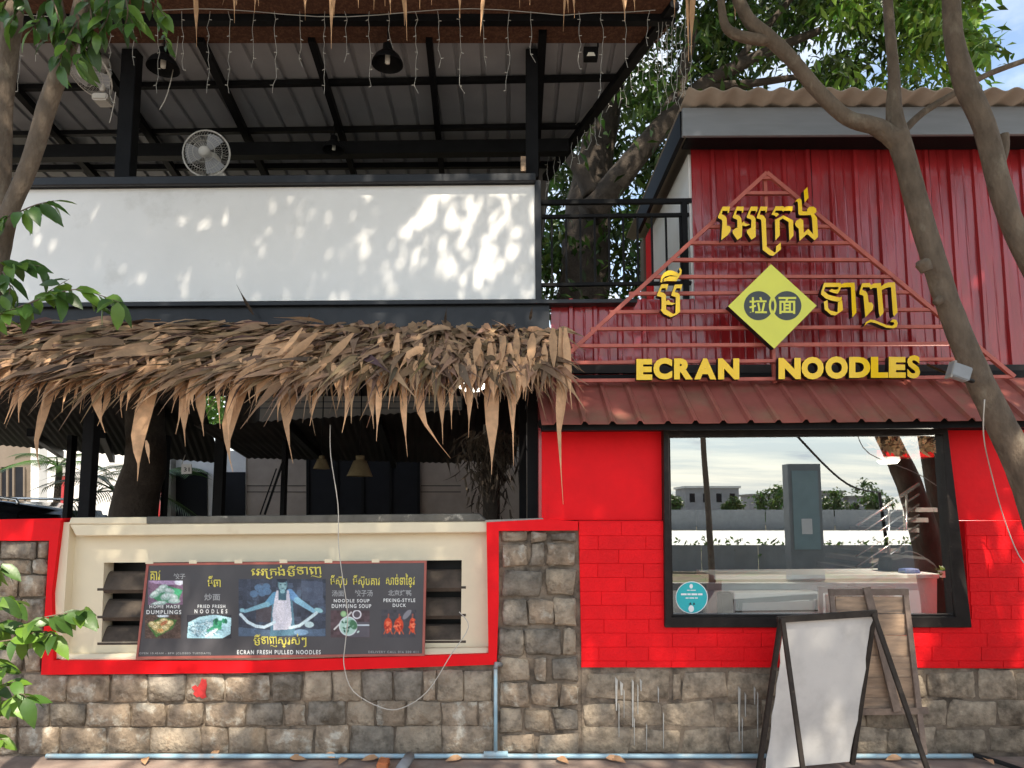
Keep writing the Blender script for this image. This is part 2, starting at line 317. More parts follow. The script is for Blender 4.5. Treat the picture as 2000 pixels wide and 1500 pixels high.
def solidify(bm, d, parent, name):
    r = bmesh.ops.extrude_face_region(bm, geom=bm.faces[:])
    bmesh.ops.translate(bm, verts=[g for g in r['geom'] if isinstance(g, bmesh.types.BMVert)], vec=(0, d, 0))
    bmesh.ops.recalc_face_normals(bm, faces=bm.faces)
    for f in bm.faces: f.material_index = 0 if f.normal.y < -.7 else 1
    return frombm(name, bm, None, parent, mats=[M_yel, M_blk])
# ================================================================ SETTING
def sheet(name, x0, x1, y0, y1, z, m, n=1):
    V = [(x0, y0, z), (x1, y0, z), (x1, y1, z), (x0, y1, z)]; o = obj(name, V, [(0, 1, 2, 3)], m); return meta(o, kind='structure')
sheet('ground', -400, 400, -400, 400, -.02, M_soil)
sheet('pavement', -30, 30, 1.6, 4.9, 0.0, M_pave)
sheet('road', -80, 80, -5.2, 1.45, -.012, M_asph)
k = box('kerb', (-30, 1.45, -.02), (30, 1.6, .004), M_conc); meta(k, kind='structure')
k = box('kerb', (-80, -5.35, -.02), (80, -5.2, .12), M_conc); meta(k, kind='structure')
sheet('concrete_lot', -120, 120, -52, -25, -.010, M_lot)

# ================================================================ BOUNDARY WALL (stone, red border, cream panel)
YW = 4.75
bw = thing('boundary_wall', P(500, 1478, YW), 'low stone boundary wall with a red painted border and a cream recessed panel', 'wall')
slab('mortar_bed', [(-80, 1050), (98, 1050), (84, 1302), (972, 1296), (968, 1030), (1133, 1030), (1136, 1300), (1136, 1510), (-80, 1510)], YW+.012, .25, M_mortar, bw)
GR = (0, .055, .5, .945, 1)
def stone(x0, x1, y0, y1, parent, Y=YW, m=M_stone, pr=.022, nx=4, ny=4, jag=.5):
    V, Fc = [], []; ox, oy = rnd.random()*9, rnd.random()*9
    j = lambda a: (rnd.random()-.5)*a
    cn = [(x0+j(8*jag), y0+j(8*jag)), (x1+j(8*jag), y0+j(8*jag)), (x1+j(8*jag), y1+j(8*jag)), (x0+j(8*jag), y1+j(8*jag))]
    for r in range(ny+1):
        for c in range(nx+1):
            u, v = GR[c], GR[r]
            ax = (cn[0][0]*(1-u)+cn[1][0]*u)*(1-v)+(cn[3][0]*(1-u)+cn[2][0]*u)*v; ay = (cn[0][1]*(1-u)+cn[1][1]*u)*(1-v)+(cn[3][1]*(1-u)+cn[2][1]*u)*v
            e = min(u, 1-u, v, 1-v); cor = (u in (0, 1)) and (v in (0, 1))
            if cor: ax += (ax < (x0+x1)/2 and 2.5 or -2.5); ay += (ay < (y0+y1)/2 and 2 or -2)
            dp = (.009 if e == 0 else -pr+j(.013)); 
            V.append(P(ax+j(4.5), ay+j(4.5), Y+dp))
    for r in range(ny):
        for c in range(nx): a = r*(nx+1)+c; Fc.append((a, a+1, a+nx+2, a+nx+1))
    if m is M_stone: m = rnd.choice((M_stone, M_stone, M_stoneg, M_stonel))
    return obj('stone', V, Fc, m, parent, True)
rows = [(1319, 1369, [-70, -8, 46, 132, 217, 288, 364, 440, 529, 592, 649, 708, 768, 826, 852, 905, 964]),
        (1375, 1417, [-70, -20, 33, 97, 168, 254, 326, 399, 480, 553, 600, 676, 734, 792, 862, 934, 964]),
        (1422, 1472, [-70, -30, 35, 117, 209, 293, 393, 446, 520, 614, 684, 772, 864, 964])]
for y0, y1, xs in rows:
    for a, b in zip(xs, xs[1:]): stone(a+1.2, b-1.2, y0-1.5 + (8 if y0 < 1320 and b > 640 else 4)*-1*(b > 640), y1+1.5, bw, pr=.010)
for y0, y1, xs in [(1058, 1090, [-70, 0, 73, 96]), (1095, 1119, [-70, -20, 62, 95]), (1124, 1165, [-70, -10, 37, 93]), (1171, 1216, [-70, -10, 42, 90]), (1221, 1263, [-70, -30, 32, 87]), (1268, 1310, [-70, -5, 47, 82])]:
    for a, b in zip(xs, xs[1:]): stone(a+1, b-1, y0-1, y1+1.5, bw, pr=.016)
for y0, y1, xs in [(1040, 1056, [975, 1035, 1070, 1127]), (1062, 1105, [978, 1034, 1066, 1127]), (1113, 1164, [977, 1063, 1127]), (1171, 1222, [976, 1032, 1082, 1128]), (1229, 1277, [974, 1022, 1099, 1129]), (1285, 1328, [973, 1038, 1073, 1132]), (1336, 1379, [973, 1034, 1090, 1134]), (1386, 1428, [973, 1020, 1078, 1134]), (1434, 1472, [973, 1048, 1134])]:
    for a, b in zip(xs, xs[1:]): stone(a+3, b-3, y0-.5, y1+.5, bw, pr=.02, jag=1)
# red border
slab('red_border', [(-80, 1020), (118, 1016), (118, 1022), (101, 1160), (104, 1290), (500, 1291), (954, 1277), (950, 1020), (1060, 1014), (1129, 1018), (1129, 1036), (974, 1037), (974, 1180), (970, 1298), (500, 1314), (80, 1318), (96, 1056), (-80, 1056)], YW-.035, .16, M_red, bw)
# cream panel with an opening
op = [(203, 1099), (902, 1094), (900, 1250), (198, 1254)]
cp = slab('cream_panel', [(104, 1024), (960, 1018), (960, 1300), (90, 1300)], YW+.075, .12, M_cream, bw, holes=[op])
slab('cornice', [(135, 1024), (952, 1018), (952, 1040), (148, 1047)], YW-.005, .10, M_cream, bw, bev=.006)
slab('jamb', [(119, 1020), (136, 1020), (118, 1300), (96, 1300)], YW+.0, .12, M_cream, bw)
slab('sill', [(100, 1280), (958, 1266), (958, 1298), (96, 1298)], YW-.0, .085, M_cream, bw, bev=.02)
slab('coping', [(138, 1011), (286, 1010), (286, 1023.5), (134, 1023.5)], YW-.012, .2, M_cream, bw, bev=.004)
slab('coping', [(286, 1009), (936, 1003), (950, 1017.5), (286, 1023)], YW-.014, .2, M_cap, bw, bev=.004)
slab('coping', [(-80, 1016), (122, 1012), (122, 1017), (-80, 1021)], YW-.03, .25, M_red, bw)
slab('coping', [(948, 1016), (1060, 1012), (1062, 1014.5), (948, 1020)], YW-.03, .25, M_conc, bw)
box('vent_back', P(150, 1090, 5.04), P(950, 1260, 5.06), M_blk, bw)
for i, yy in enumerate((1112, 1166, 1218)):
    V, Fc = [], []
    for kx in range(9):
        xx = 190+kx*90
        for t in range(6):
            a = t/5; V.append(P(xx, yy+36*a**1.6+(1-kx/8)*4, YW+.155-.085*a))
        for t in range(6):
            a = 1-t/5; V.append(P(xx, yy+36*a**1.6+7+(1-kx/8)*4, YW+.175-.085*a))
    for kx in range(8):
        for t in range(12): Fc.append((kx*12+t, (kx+1)*12+t, (kx+1)*12+(t+1) % 12, kx*12+(t+1) % 12))
    obj('louvre_slat', V, Fc, M_louv, bw)
rs = slab('red_paint_splash', [(374, 1342), (381, 1338), (386, 1342), (391, 1334), (394, 1325), (399, 1328), (402, 1326), (404, 1338), (401, 1352), (403, 1362), (395, 1365), (390, 1361), (384, 1362), (377, 1355), (380, 1350)], YW-.020, .004, M_fadered, bw)

# ================================================================ NOODLE SHOP
sh = thing('noodle_shop', P(1500, 1478, 5.0), 'red noodle shop with a large reflective window under a ribbed red awning', 'building')
pl = slab('plinth', [(1136, 1296), (2100, 1300), (2100, 1512), (1136, 1510)], YW+.006, .3, M_mortar, sh)
for y0, y1, xs in [(1314, 1366, [1140, 1236, 1312, 1330, 1420, 1508, 1600, 1700, 1806, 1905, 1985, 2090]), (1372, 1418, [1140, 1205, 1290, 1395, 1490, 1590, 1690, 1770, 1850, 1950, 2090]), (1424, 1470, [1140, 1230, 1330, 1425, 1530, 1640, 1735, 1830, 1930, 2020, 2090])]:
    for a, b in zip(xs, xs[1:]): stone(a+1, b-1, y0-1, y1+1, pl, m=M_stone2, pr=.006, jag=1.6)
M_drip = mat('pale_drip', (.40, .39, .36), .8, .3, 20)
for x, y0, y1, wd in [(1204, 1322, 1388, 2.6), (1209, 1372, 1440, 1.2), (1214, 1330, 1358, 3.2), (1219, 1345, 1402, 1.0), (1236, 1326, 1420, 2.2), (1239, 1400, 1456, 1.0), (1246, 1335, 1395, 1.2), (1252, 1325, 1350, 2.4), (1296, 1390, 1462, 1.1), (1286, 1340, 1372, 1.5), (1444, 1340, 1448, 2.4), (1450, 1400, 1468, 1.2), (1456, 1352, 1400, 1.6), (1480, 1350, 1440, 1.4), (1474, 1340, 1376, 1.8), (1263, 1412, 1466, .9)]:
    slab('paint_drip', [(x-wd, y0), (x+wd, y0+6), (x+wd*.7, (y0+y1)/2), (x+wd*.5, y1), (x-wd*.4, y1), (x-wd*.8, (y0+y1)/2)], YW-.012, .003, M_drip, pl)
core = slab('brick_wall', [(1130, 1017), (1299, 1017), (1299, 1226), (1893, 1226), (1884, 1017), (2100, 1017), (2100, 1306), (1136, 1302)], YW-.004, .2, M_red, sh)
def wallspan(y):   # spans of brickwork at this course
    L_ = 1130+(y-1017)*.02; Rr = 1880+(y-1017)*.065
    return [(L_, 1298), (Rr+6, 2095)] if y < 1222 else [(L_, 2095)]
ch = 27.2; yy = 1019.0; r = 0
while yy < 1300:
    y1 = min(yy+ch, 1304)
    for a, b in wallspan((yy+y1)/2 if y1 < 1240 else 1260):
        x = a-(45 if r % 2 else 0)-rnd.random()*14
        while x < b:
            bx = x+86+rnd.random()*12; u, v = max(x, a), min(bx, b)
            if v-u > 12:
                dd = rnd.random()*.005; j = lambda: (rnd.random()-.5)*1.2
                slab('brick', [(u+.45, yy+.3+j()*.4), (v-.45, yy+.3+j()*.4), (v-.45, y1-.3+j()*.4), (u+.45, y1-.3+j()*.4)], YW-.009-dd*.6, .012, M_redb, core, bev=.0012)
            x = bx
    yy += ch; r += 1
slab('wall_panel', rect(1058, 1296, 836, 1016), YW+.03, .05, M_red, sh, bev=.003)
slab('wall_panel', [(1850, 832), (2100, 830), (2100, 1016), (1869, 1016)], YW+.03, .05, M_red, sh, bev=.003)
slab('edge_strip', [(1052, 836), (1058, 836), (1060, 1012), (1052, 1012)], YW+.035, .3, M_clad, sh)
slab('lintel', [(1052, 820), (2100, 812), (2100, 838), (1058, 842)], YW-.02, .18, M_steel, sh)
# room behind the window
xl, xr = P(1064, 1000, 4.9).x, 4.6
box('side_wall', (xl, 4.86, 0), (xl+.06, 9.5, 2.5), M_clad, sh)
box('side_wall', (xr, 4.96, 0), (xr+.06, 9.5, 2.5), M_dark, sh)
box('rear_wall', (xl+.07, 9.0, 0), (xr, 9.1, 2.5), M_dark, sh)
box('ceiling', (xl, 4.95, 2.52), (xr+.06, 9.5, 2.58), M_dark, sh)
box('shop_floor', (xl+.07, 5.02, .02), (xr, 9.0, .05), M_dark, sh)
# window
wn = slab('window_frame', [(1296, 838), (1851, 833), (1898, 1226), (1299, 1226)], YW-.045, .09, M_frame, sh, bev=.004, holes=[[(1306, 851), (1841, 847), (1868, 1205), (1312, 1205)]])
slab('window_rebate', [(1302, 846), (1846, 843), (1876, 1211), (1306, 1211)], YW-.02, .05, M_frame, sh, bev=.003, holes=[[(1309, 854), (1838, 850), (1862, 1200), (1315, 1200)]])
gl = slab('window_pane', [(1306, 850), (1844, 846), (1873, 1208), (1310, 1208)], YW+.012, .0001, M_glass, sh)
bm = bmesh.new(); bm.faces.new([bm.verts.new(P(x, y, YW+.012)) for x, y in [(1303, 848), (1845, 844), (1874, 1209), (1307, 1209)]]); me = bpy.data.meshes.new('window_pane'); bm.to_mesh(me); bm.free()
old = gl.data; me.materials.append(M_glass); gl.data = me; gl.location = -WP[sh.name]
# teal round sticker on the pane
st = thing('round_sticker', P(1350, 1180, YW), 'round teal sticker with white lettering on the shop window', 'sticker')
def disc(name, cx, cy, r, Y, m, parent, n=40, ry=None): return obj(name, [P(cx+r*math.cos(2*math.pi*i/n), cy+(ry or r)*math.sin(2*math.pi*i/n), Y) for i in range(n)], [tuple(range(n))], m, parent)
disc('rim', 1351, 1167, 31.5, YW+.0100, M_ink, st); disc('face', 1351, 1167, 30, YW+.0085, M_teal, st)
disc('drop_mark', 1350, 1145, 3.4, YW+.0070, M_ink, st, 16, 4.4)
for x0, x1, y0, y1 in ((1342, 1347, 1152, 1153.6), (1348.5, 1359, 1152, 1153.6), (1330, 1341, 1159, 1162.5), (1342.5, 1349, 1159, 1162.5), (1350.5, 1362, 1159, 1162.5), (1363.5, 1372, 1159, 1162.5), (1339, 1345, 1167, 1169), (1346.5, 1356, 1167, 1169), (1357.5, 1363, 1167, 1169)): slab('print_line', rect(x0, x1, y0, y1), YW+.0068, .0005, M_ink, st)
for x in (1346, 1353): slab('print_mark', [(x, 1181), (x+2.5, 1176), (x+5, 1181)], YW+.0068, .0005, M_blk, st)
disc('badge', 1350, 1189, 5.5, YW+.0070, M_ink, st, 10, 7)
# awning
YA, YB = 4.86, 4.45
def awn(name, x0, x1):
    V, Fc = [], []; prof = []; per = 54.0; x = x0
    n0 = math.floor((x0-1045)/per)
    for kk in range(n0, n0+40):
        b = 1045+kk*per
        for off, h in ((0, 0), (36, 0), (40, 1), (46, 1), (51, 0)): prof.append((b+off, h))
    prof = [(x0, 0)]+[q for q in prof if x0 < q[0] < x1]+[(x1, 0)]
    for bx, h in prof:
        for t in (0, .5, 1):
            xe = bx; xt = 1000+(bx-1000)*YB/YA-9; Y = YA+(YB-YA)*t; px = xt+(xe-xt)*t
            pt = P(xt, 746-(xt-1060)*.009, YA)*(1-t)+P(xe, 829-(xe-1060)*.009, YB)*t; V.append(pt+Vector((0, -.013, .017))*h+Vector((0, 0, rnd.uniform(-.0015, .0015))))
    for i in range(len(prof)-1):
        for t in range(2): a = i*3+t; Fc.append((a, a+1, a+4, a+3))
    o = obj(name, V, Fc, M_awn, aw); md = o.modifiers.new('thick', 'SOLIDIFY'); md.thickness = .003; return o
aw = slab('awning_rail', [(1058, 829), (2100, 818), (2100, 834), (1060, 841)], YB+.07, .05, M_steel, sh)
WP[aw.name] = WP[aw.name]
for a, b in ((1058, 1369.5), (1369.5, 1693.5), (1693.5, 2110)): awn('awning_sheet', a, b)
# ribbed red cladding
YC = 5.0
def clad(x0, x1, ytop, ybot, name='cladding_sheet', step=47.0):
    V, Fc = [], []; prof = []; kk = 0; b = 1075
    while b < 2150:
        for off, h in ((0, 0), (15, 0), (16.5, .10), (19, .10), (20.5, 0), (33, 0), (35.5, 1), (42, 1), (44.5, 0)): prof.append((b+off, h))
        b += step
    prof = [(x0+.5, 0)]+[q for q in prof if x0+.5 < q[0] < x1-.5]+[(x1-.5, 0)]; nr = 7
    for bx, h in prof:
        dp = .004*math.sin(bx*.013+ytop)
        for r_ in range(nr):
            t = r_/(nr-1); p = P(bx, ytop, YC)*(1-t)+P(bx, ybot, YC)*t; p.x = P(bx, 500, YC).x; V.append(p+Vector((0, -.022*h+dp+.003*math.sin(t*9+bx), 0)))
    for i in range(len(prof)-1):
        for t in range(nr-1): a = i*nr+t; Fc.append((a, a+1, a+nr+1, a+nr))
    return obj(name, V, Fc, M_clad, sh)
clad(1075, 1354, 585, 752); 
for a, b in ((1354, 1592), (1592, 1827), (1827, 2110)): clad(a, b, 268, 735)
slab('backing_wall', [(1356, 268), (2110, 268), (2110, 752), (1078, 752), (1078, 592), (1356, 592)], YC+.06, .06, M_dark, sh)
slab('base_flashing', [(1100, 733), (2110, 722), (2110, 742), (1100, 750)], YC-.06, .03, M_steel, sh)
# flat roof with grey fascia and overhanging corrugated sheets
YF = 4.72; zt = P(1500, 210, YF).z
slab('fascia', [(1333, 210), (2110, 207), (2110, 261), (1333, 265)], YF, .03, M_fascia, sh, bev=.003)
V, Fc = [], []; nn = 0; x0 = P(1333, 210, YF).x-.0; xx = x0
while xx < 5.2:
    ph = (xx-x0)/.158*2*math.pi
    hz = .014*math.cos(ph)
    for Y in (4.55, 4.9, 6.0, 7.2): V.append((xx, Y, zt+.026+hz-.0*(Y-4.55)))
    nn += 1; xx += .158/10
for i in range(nn-1):
    for t in range(3): Fc.append((i*4+t, i*4+t+1, i*4+t+5, i*4+t+4))
o = obj('roof_sheet', V, Fc, M_fibre, sh, True); md = o.modifiers.new('thick', 'SOLIDIFY'); md.thickness = .006
box('soffit', (x0+.05, YF+.04, zt-.17), (5.2, 4.98, zt-.155), M_steel, sh)
V = [P(1333, 210, YF), P(1333, 265, YF)]; zb = V[1].z
box('barge_board', (x0-.012, YF+.032, zb+.01), (x0+.02, 6.5, zt-.01), M_steel, sh)
xs = P(1357, 400, YC).x
box('white_side_wall', (xs-.035, YC+.02, P(0, 585, YC).z), (xs+.02, 6.35, zb+.02), M_white, sh)
box('corner_trim', (xs-.05, 6.36, P(0, 585, YC).z), (xs+.03, 6.62, zb+.02), M_red, sh)
box('corner_trim', (xs-.07, 6.63, P(0, 585, YC).z), (xs+.0, 6.8, zb+.02), M_tan, sh)
for Y in (5.0, 5.35): pass

# ================================================================ SHOP SIGN
YS = 4.74
sg = thing('shop_sign', P(1500, 742, YS), 'triangular red bar sign with raised yellow letters above the awning', 'sign')
def sbar(x0, y0, x1, y1, w_=.022, name='sign_bar', dY=0): return bar(name, P(x0, y0, YS+dY), P(x1, y1, YS+dY), w_, .028, M_bar, sg, up=(0, 1, 0))
def ld(y): return 1497-(y-340)*1.125-(5 if y > 560 else 0)
def rd(y): return 1497+(y-340)*1.215
sbar(1497, 338, 1110, 692, .026, 'diagonal_bar', -.005); sbar(1497, 338, 1980, 736, .026, 'diagonal_bar', -.007)
for i, y in enumerate((348, 378, 410, 443, 475, 508, 541, 574, 608, 641, 674, 707, 742)):
    sbar(max(ld(y), 1108), y+2 if y > 600 else y, min(rd(y), 1978), y-(6 if y > 700 else 3 if y > 560 else 0))
o_ = bar('upright_bar', P(1493, 345, YS+.03), P(1513, 748, YS+.03), .022, .028, M_bar, sg, up=(0, 1, 0))
KP = []
def kletter(pts, ox, oy, s, dY=0):
    KP.append([(ox+x/s, oy+y/s) for x, y in pts])
    bm = bmesh.new(); bm.faces.new([bm.verts.new(P(ox+x/s, oy+y/s, YS-.085+dY)) for x, y in pts]); return solidify(bm, .05, sg, 'khmer_letter')
a = (1395, 360, 9.0909)
kletter([(150,395),(280,395),(262,500),(235,510),(240,470),(150,470),(130,530),(195,560),(222,610),(225,735),(270,740),(295,775),(285,840),(240,900),(125,990),(145,660),(130,625),(70,600),(65,575)], *a)
kletter([(400,395),(525,395),(515,490),(487,515),(492,470),(405,465),(385,535),(450,560),(480,605),(490,690),(525,655),(560,695),(640,715),(560,745),(500,730),(490,930),(410,990),(330,870),(325,825),(380,780),(410,770),(410,640),(395,620),(335,600),(330,575)], *a)
kletter([(650,395),(770,395),(760,480),(735,505),(740,470),(655,470),(630,535),(700,560),(735,610),(738,930),(660,985),(580,860),(580,815),(655,770),(660,640),(640,615),(585,600),(575,575)], *a)
kletter([(820,395),(945,395),(930,495),(905,500),(915,468),(825,468),(805,535),(875,555),(915,610),(935,1110),(1040,1190),(1070,1210),(1095,1195),(1100,1100),(1180,1030),(1185,1155),(1045,1270),(985,1260),(860,1165),(835,640),(820,620),(760,605),(755,580)], *a)
kletter([(1090,390),(1225,390),(1245,410),(1290,390),(1395,390),(1388,460),(1355,500),(1360,465),(1240,470),(1225,490),(1205,465),(1095,465),(1070,500),(1130,510),(1145,540),(1095,580),(1070,550),(1015,540)], *a)
kletter([(1080,630),(1230,550),(1400,640),(1410,910),(1335,995),(1320,670),(1215,605),(1160,640),(1165,910),(1085,995)], *a)
kletter([(1435,700),(1455,650),(1530,605),(1580,640),(1590,860),(1670,790),(1755,880),(1735,600),(1715,545),(1520,550),(1495,530),(1485,320),(1460,300),(1435,320),(1460,275),(1510,245),(1550,275),(1565,480),(1650,480),(1650,440),(1690,400),(1760,395),(1810,430),(1815,490),(1775,525),(1825,590),(1845,930),(1780,995),(1650,880),(1515,1005),(1500,790),(1445,740)], *a)
kletter([(1590,110),(1655,45),(1675,240),(1605,325)], *a)
a = (1270, 510, 12.5)
kletter([(245,515),(265,400),(330,290),(430,230),(530,225),(640,265),(700,310),(725,250),(700,190),(725,150),(770,220),(760,310),(720,360),(640,490),(400,485),(320,505),(340,430),(470,372),(690,375),(500,340),(370,372),(300,440),(290,520)], *a)
kletter([(270,565),(440,560),(425,660),(385,720),(378,660),(285,660),(250,750),(330,775),(385,830),(388,1180),(560,1290),(615,1270),(625,880),(515,845),(515,815),(600,575),(785,565),(765,660),(735,720),(728,660),(640,660),(600,755),(680,775),(725,830),(730,1240),(640,1310),(500,1370),(330,1290),(250,1190),(275,1165),(275,880),(170,850),(165,820)], *a)
kletter([(380,985),(440,945),(500,1010),(630,1030),(540,1070),(380,1060)], *a, .004)
a = (1595, 535, 11.765)
kletter([(170,205),(560,205),(555,240),(640,205),(870,200),(880,320),(915,890),(820,1000),(790,320),(775,300),(560,310),(530,390),(480,455),(400,440),(275,395),(345,345),(400,365),(470,360),(510,330),(495,300),(200,300),(165,390),(280,480),(430,520),(540,540),(575,520),(580,580),(540,625),(470,635),(330,610),(200,560),(100,470),(110,400)], *a)
kletter([(250,595),(265,780),(310,840),(480,880),(490,650),(585,600),(605,830),(430,955),(330,940),(185,820),(165,640)], *a, .004)
kletter([(1045,215),(1220,205),(1250,255),(1320,215),(1475,205),(1485,290),(1550,230),(1650,195),(1800,195),(1860,880),(1780,975),(1755,930),(1710,310),(1660,305),(1580,330),(1495,370),(1540,895),(1455,985),(1430,890),(1385,320),(1290,320),(1240,360),(1215,305),(1065,305),(1050,370),(1130,400),(1170,460),(1195,655),(1270,660),(1305,720),(1290,820),(1120,995),(1075,510),(1050,490),(985,470),(985,410)], *a)
kletter([(1095,1195),(1130,1110),(1230,1050),(1330,1060),(1620,1180),(1740,1190),(1785,1150),(1770,1110),(1690,1100),(1750,1040),(1830,1060),(1865,1130),(1840,1220),(1760,1250),(1600,1235),(1350,1130),(1250,1105),(1170,1130)], *a)
for s, x0, x1, y0, y1 in [('E', 1243, 1274, 701, 742), ('C', 1276, 1313, 699, 741), ('R', 1316.5, 1353, 700, 741), ('A', 1356, 1399, 700, 741), ('N', 1402.5, 1444, 700, 741), ('N', 1520.5, 1564, 699, 740.5), ('O', 1565.5, 1609, 697, 741), ('O', 1612, 1656, 696, 740), ('D', 1658.5, 1700, 697, 738), ('L', 1701, 1735, 697, 738), ('E', 1736, 1769, 697, 738), ('S', 1772, 1797, 694, 739)]:
    letter3d(s, x0, x1, y0, y1, YS-.085, .05, sg, .040 if s == 'S' else .062)
dm = slab('emblem', [(1506, 516), (1595, 597), (1512, 681), (1422, 598)], YS-.10, .06, M_lime, sg, mats=[M_lime, M_blk])
disc('emblem_disc', 1481.5, 597, 28.5, YS-.1010, M_embl, dm); disc('emblem_disc', 1536.8, 597, 28.5, YS-.1012, M_embl, dm)
def arc(cx, cy, r, a0, a1, wd, Y, m, par, name):
    V, Fc = [], []
    for i in range(13):
        t = R(a0+(a1-a0)*i/12)
        V += [P(cx+(r-wd)*math.cos(t), cy+(r-wd)*math.sin(t), Y), P(cx+(r+wd)*math.cos(t), cy+(r+wd)*math.sin(t), Y)]
    for i in range(12): Fc.append((2*i, 2*i+1, 2*i+3, 2*i+2))
    obj(name, V, Fc, m, par)
arc(1481.5, 597, 33, -34, 34, 2.0, YS-.1016, M_lime, dm, 'emblem_line'); arc(1536.8, 597, 33, 146, 214, 2.0, YS-.1018, M_lime, dm, 'emblem_line')
flattext('拉', 1463.5, 1498, 580, 613, YS-.1022, M_lime, dm, bold=.018); flattext('面', 1520.5, 1555, 580, 613, YS-.1022, M_lime, dm, bold=.018)
# ================================================================ MENU BANNER
YM = YW-.045
mb = thing('menu_banner', P(550, 1285, YM), 'dark menu banner with food photos fixed over the vent in the cream wall', 'banner')
q = [(286, 1100), (833, 1095), (829, 1281), (265, 1288)]
slab('banner_sheet', [(290, 1104), (829, 1099), (825, 1277), (269, 1283)], YM, .012, M_ban, mb)
rim = [(q[i], q[(i+1) % 4]) for i in range(4)]
slab('banner_rim', q, YM-.004, .02, M_banf, mb, holes=[[(290.5, 1104.5), (828.5, 1099.5), (824.5, 1276.5), (269.5, 1282.5)]])
for x in (291, 376, 465, 553, 641, 733): slab('fixing_tab', rect(x-7, x+8, 1096-x*.006, 1103-x*.006), YM-.006, .004, M_cream, mb)
YT = YM-.0022
for s, x0, x1, y0, y1, m in [('គាវ', 294, 313, 1114, 1133, M_inky), ('饺子', 339, 362, 1120, 1131, M_inkg), ('HOME MADE', 292, 351, 1181.5, 1188, M_ink), ('DUMPLINGS', 286, 354, 1191.5, 1199.5, M_ink),
    ('មីឆា', 405.5, 431, 1124.5, 1146.5, M_inky), ('炒面', 399, 430, 1159.5, 1173, M_inkg), ('FRIED FRESH', 386, 440, 1181, 1187.5, M_ink), ('N O O D L E S', 380, 444, 1190, 1198, M_ink),
    ('OPEN 10.45AM - 8PM (CLOSED TUESDAYS)', 272, 412, 1274, 1279, M_inkg), ('ស្រស់ៗ', 543, 598.5, 1238, 1265, M_inky), ('ECRAN FRESH PULLED NOODLES', 463, 626.5, 1269.5, 1278, M_ink),
    ('មីស៊ុប', 645, 678, 1123, 1148, M_inky), ('មីស៊ុបគាវ', 689, 742, 1123, 1148, M_inky), ('សាច់ទាៃខ្វ', 754, 810, 1120, 1148, M_inky), ('汤面', 648, 672, 1153, 1165, M_inkg), ('饺子汤', 693, 728, 1152, 1165, M_inkg), ('北京烤鸭', 758, 803.5, 1152, 1164, M_inkg),
    ('NOODLE SOUP', 652, 721.5, 1170, 1176.5, M_ink), ('DUMPLING SOUP', 648, 725, 1180, 1187.5, M_ink), ('PEKING-STYLE', 749, 811, 1169, 1176, M_ink), ('DUCK', 767, 793, 1179, 1185.5, M_ink), ('DELIVERY CALL 016 200 411', 719.5, 817, 1271, 1275.6, M_inkg)]:
    flattext(s, x0, x1, y0, y1, YT-(.0012 if y0 > 1230 and x0 < 500 else 0), m, mb, bold=.012 if m == M_inky else .02)
def kword(sel, x0, x1, y0, y1):
    pts = [q_ for i in sel for q_ in KP[i]]; ax, bx_ = min(q_[0] for q_ in pts), max(q_[0] for q_ in pts); ay, by = min(q_[1] for q_ in pts), max(q_[1] for q_ in pts)
    for n_, i in enumerate(sel):
        bm = bmesh.new(); bm.faces.new([bm.verts.new(P(x0+(x-ax)/(bx_-ax)*(x1-x0), y0+(y-ay)/(by-ay)*(y1-y0), YT-.0016-.0003*(n_ % 2))) for x, y in KP[i]]); frombm('khmer_print', bm, M_inky, mb)
W1, W2, W3 = range(0, 8), range(8, 11), range(11, 15)
kword(W1, 490, 557, 1103, 1131); kword(W2, 560, 577, 1104, 1126); kword(W3, 579, 628, 1107, 1128); kword(W2, 495, 508.5, 1238, 1261); kword(W3, 510, 541, 1243, 1264)
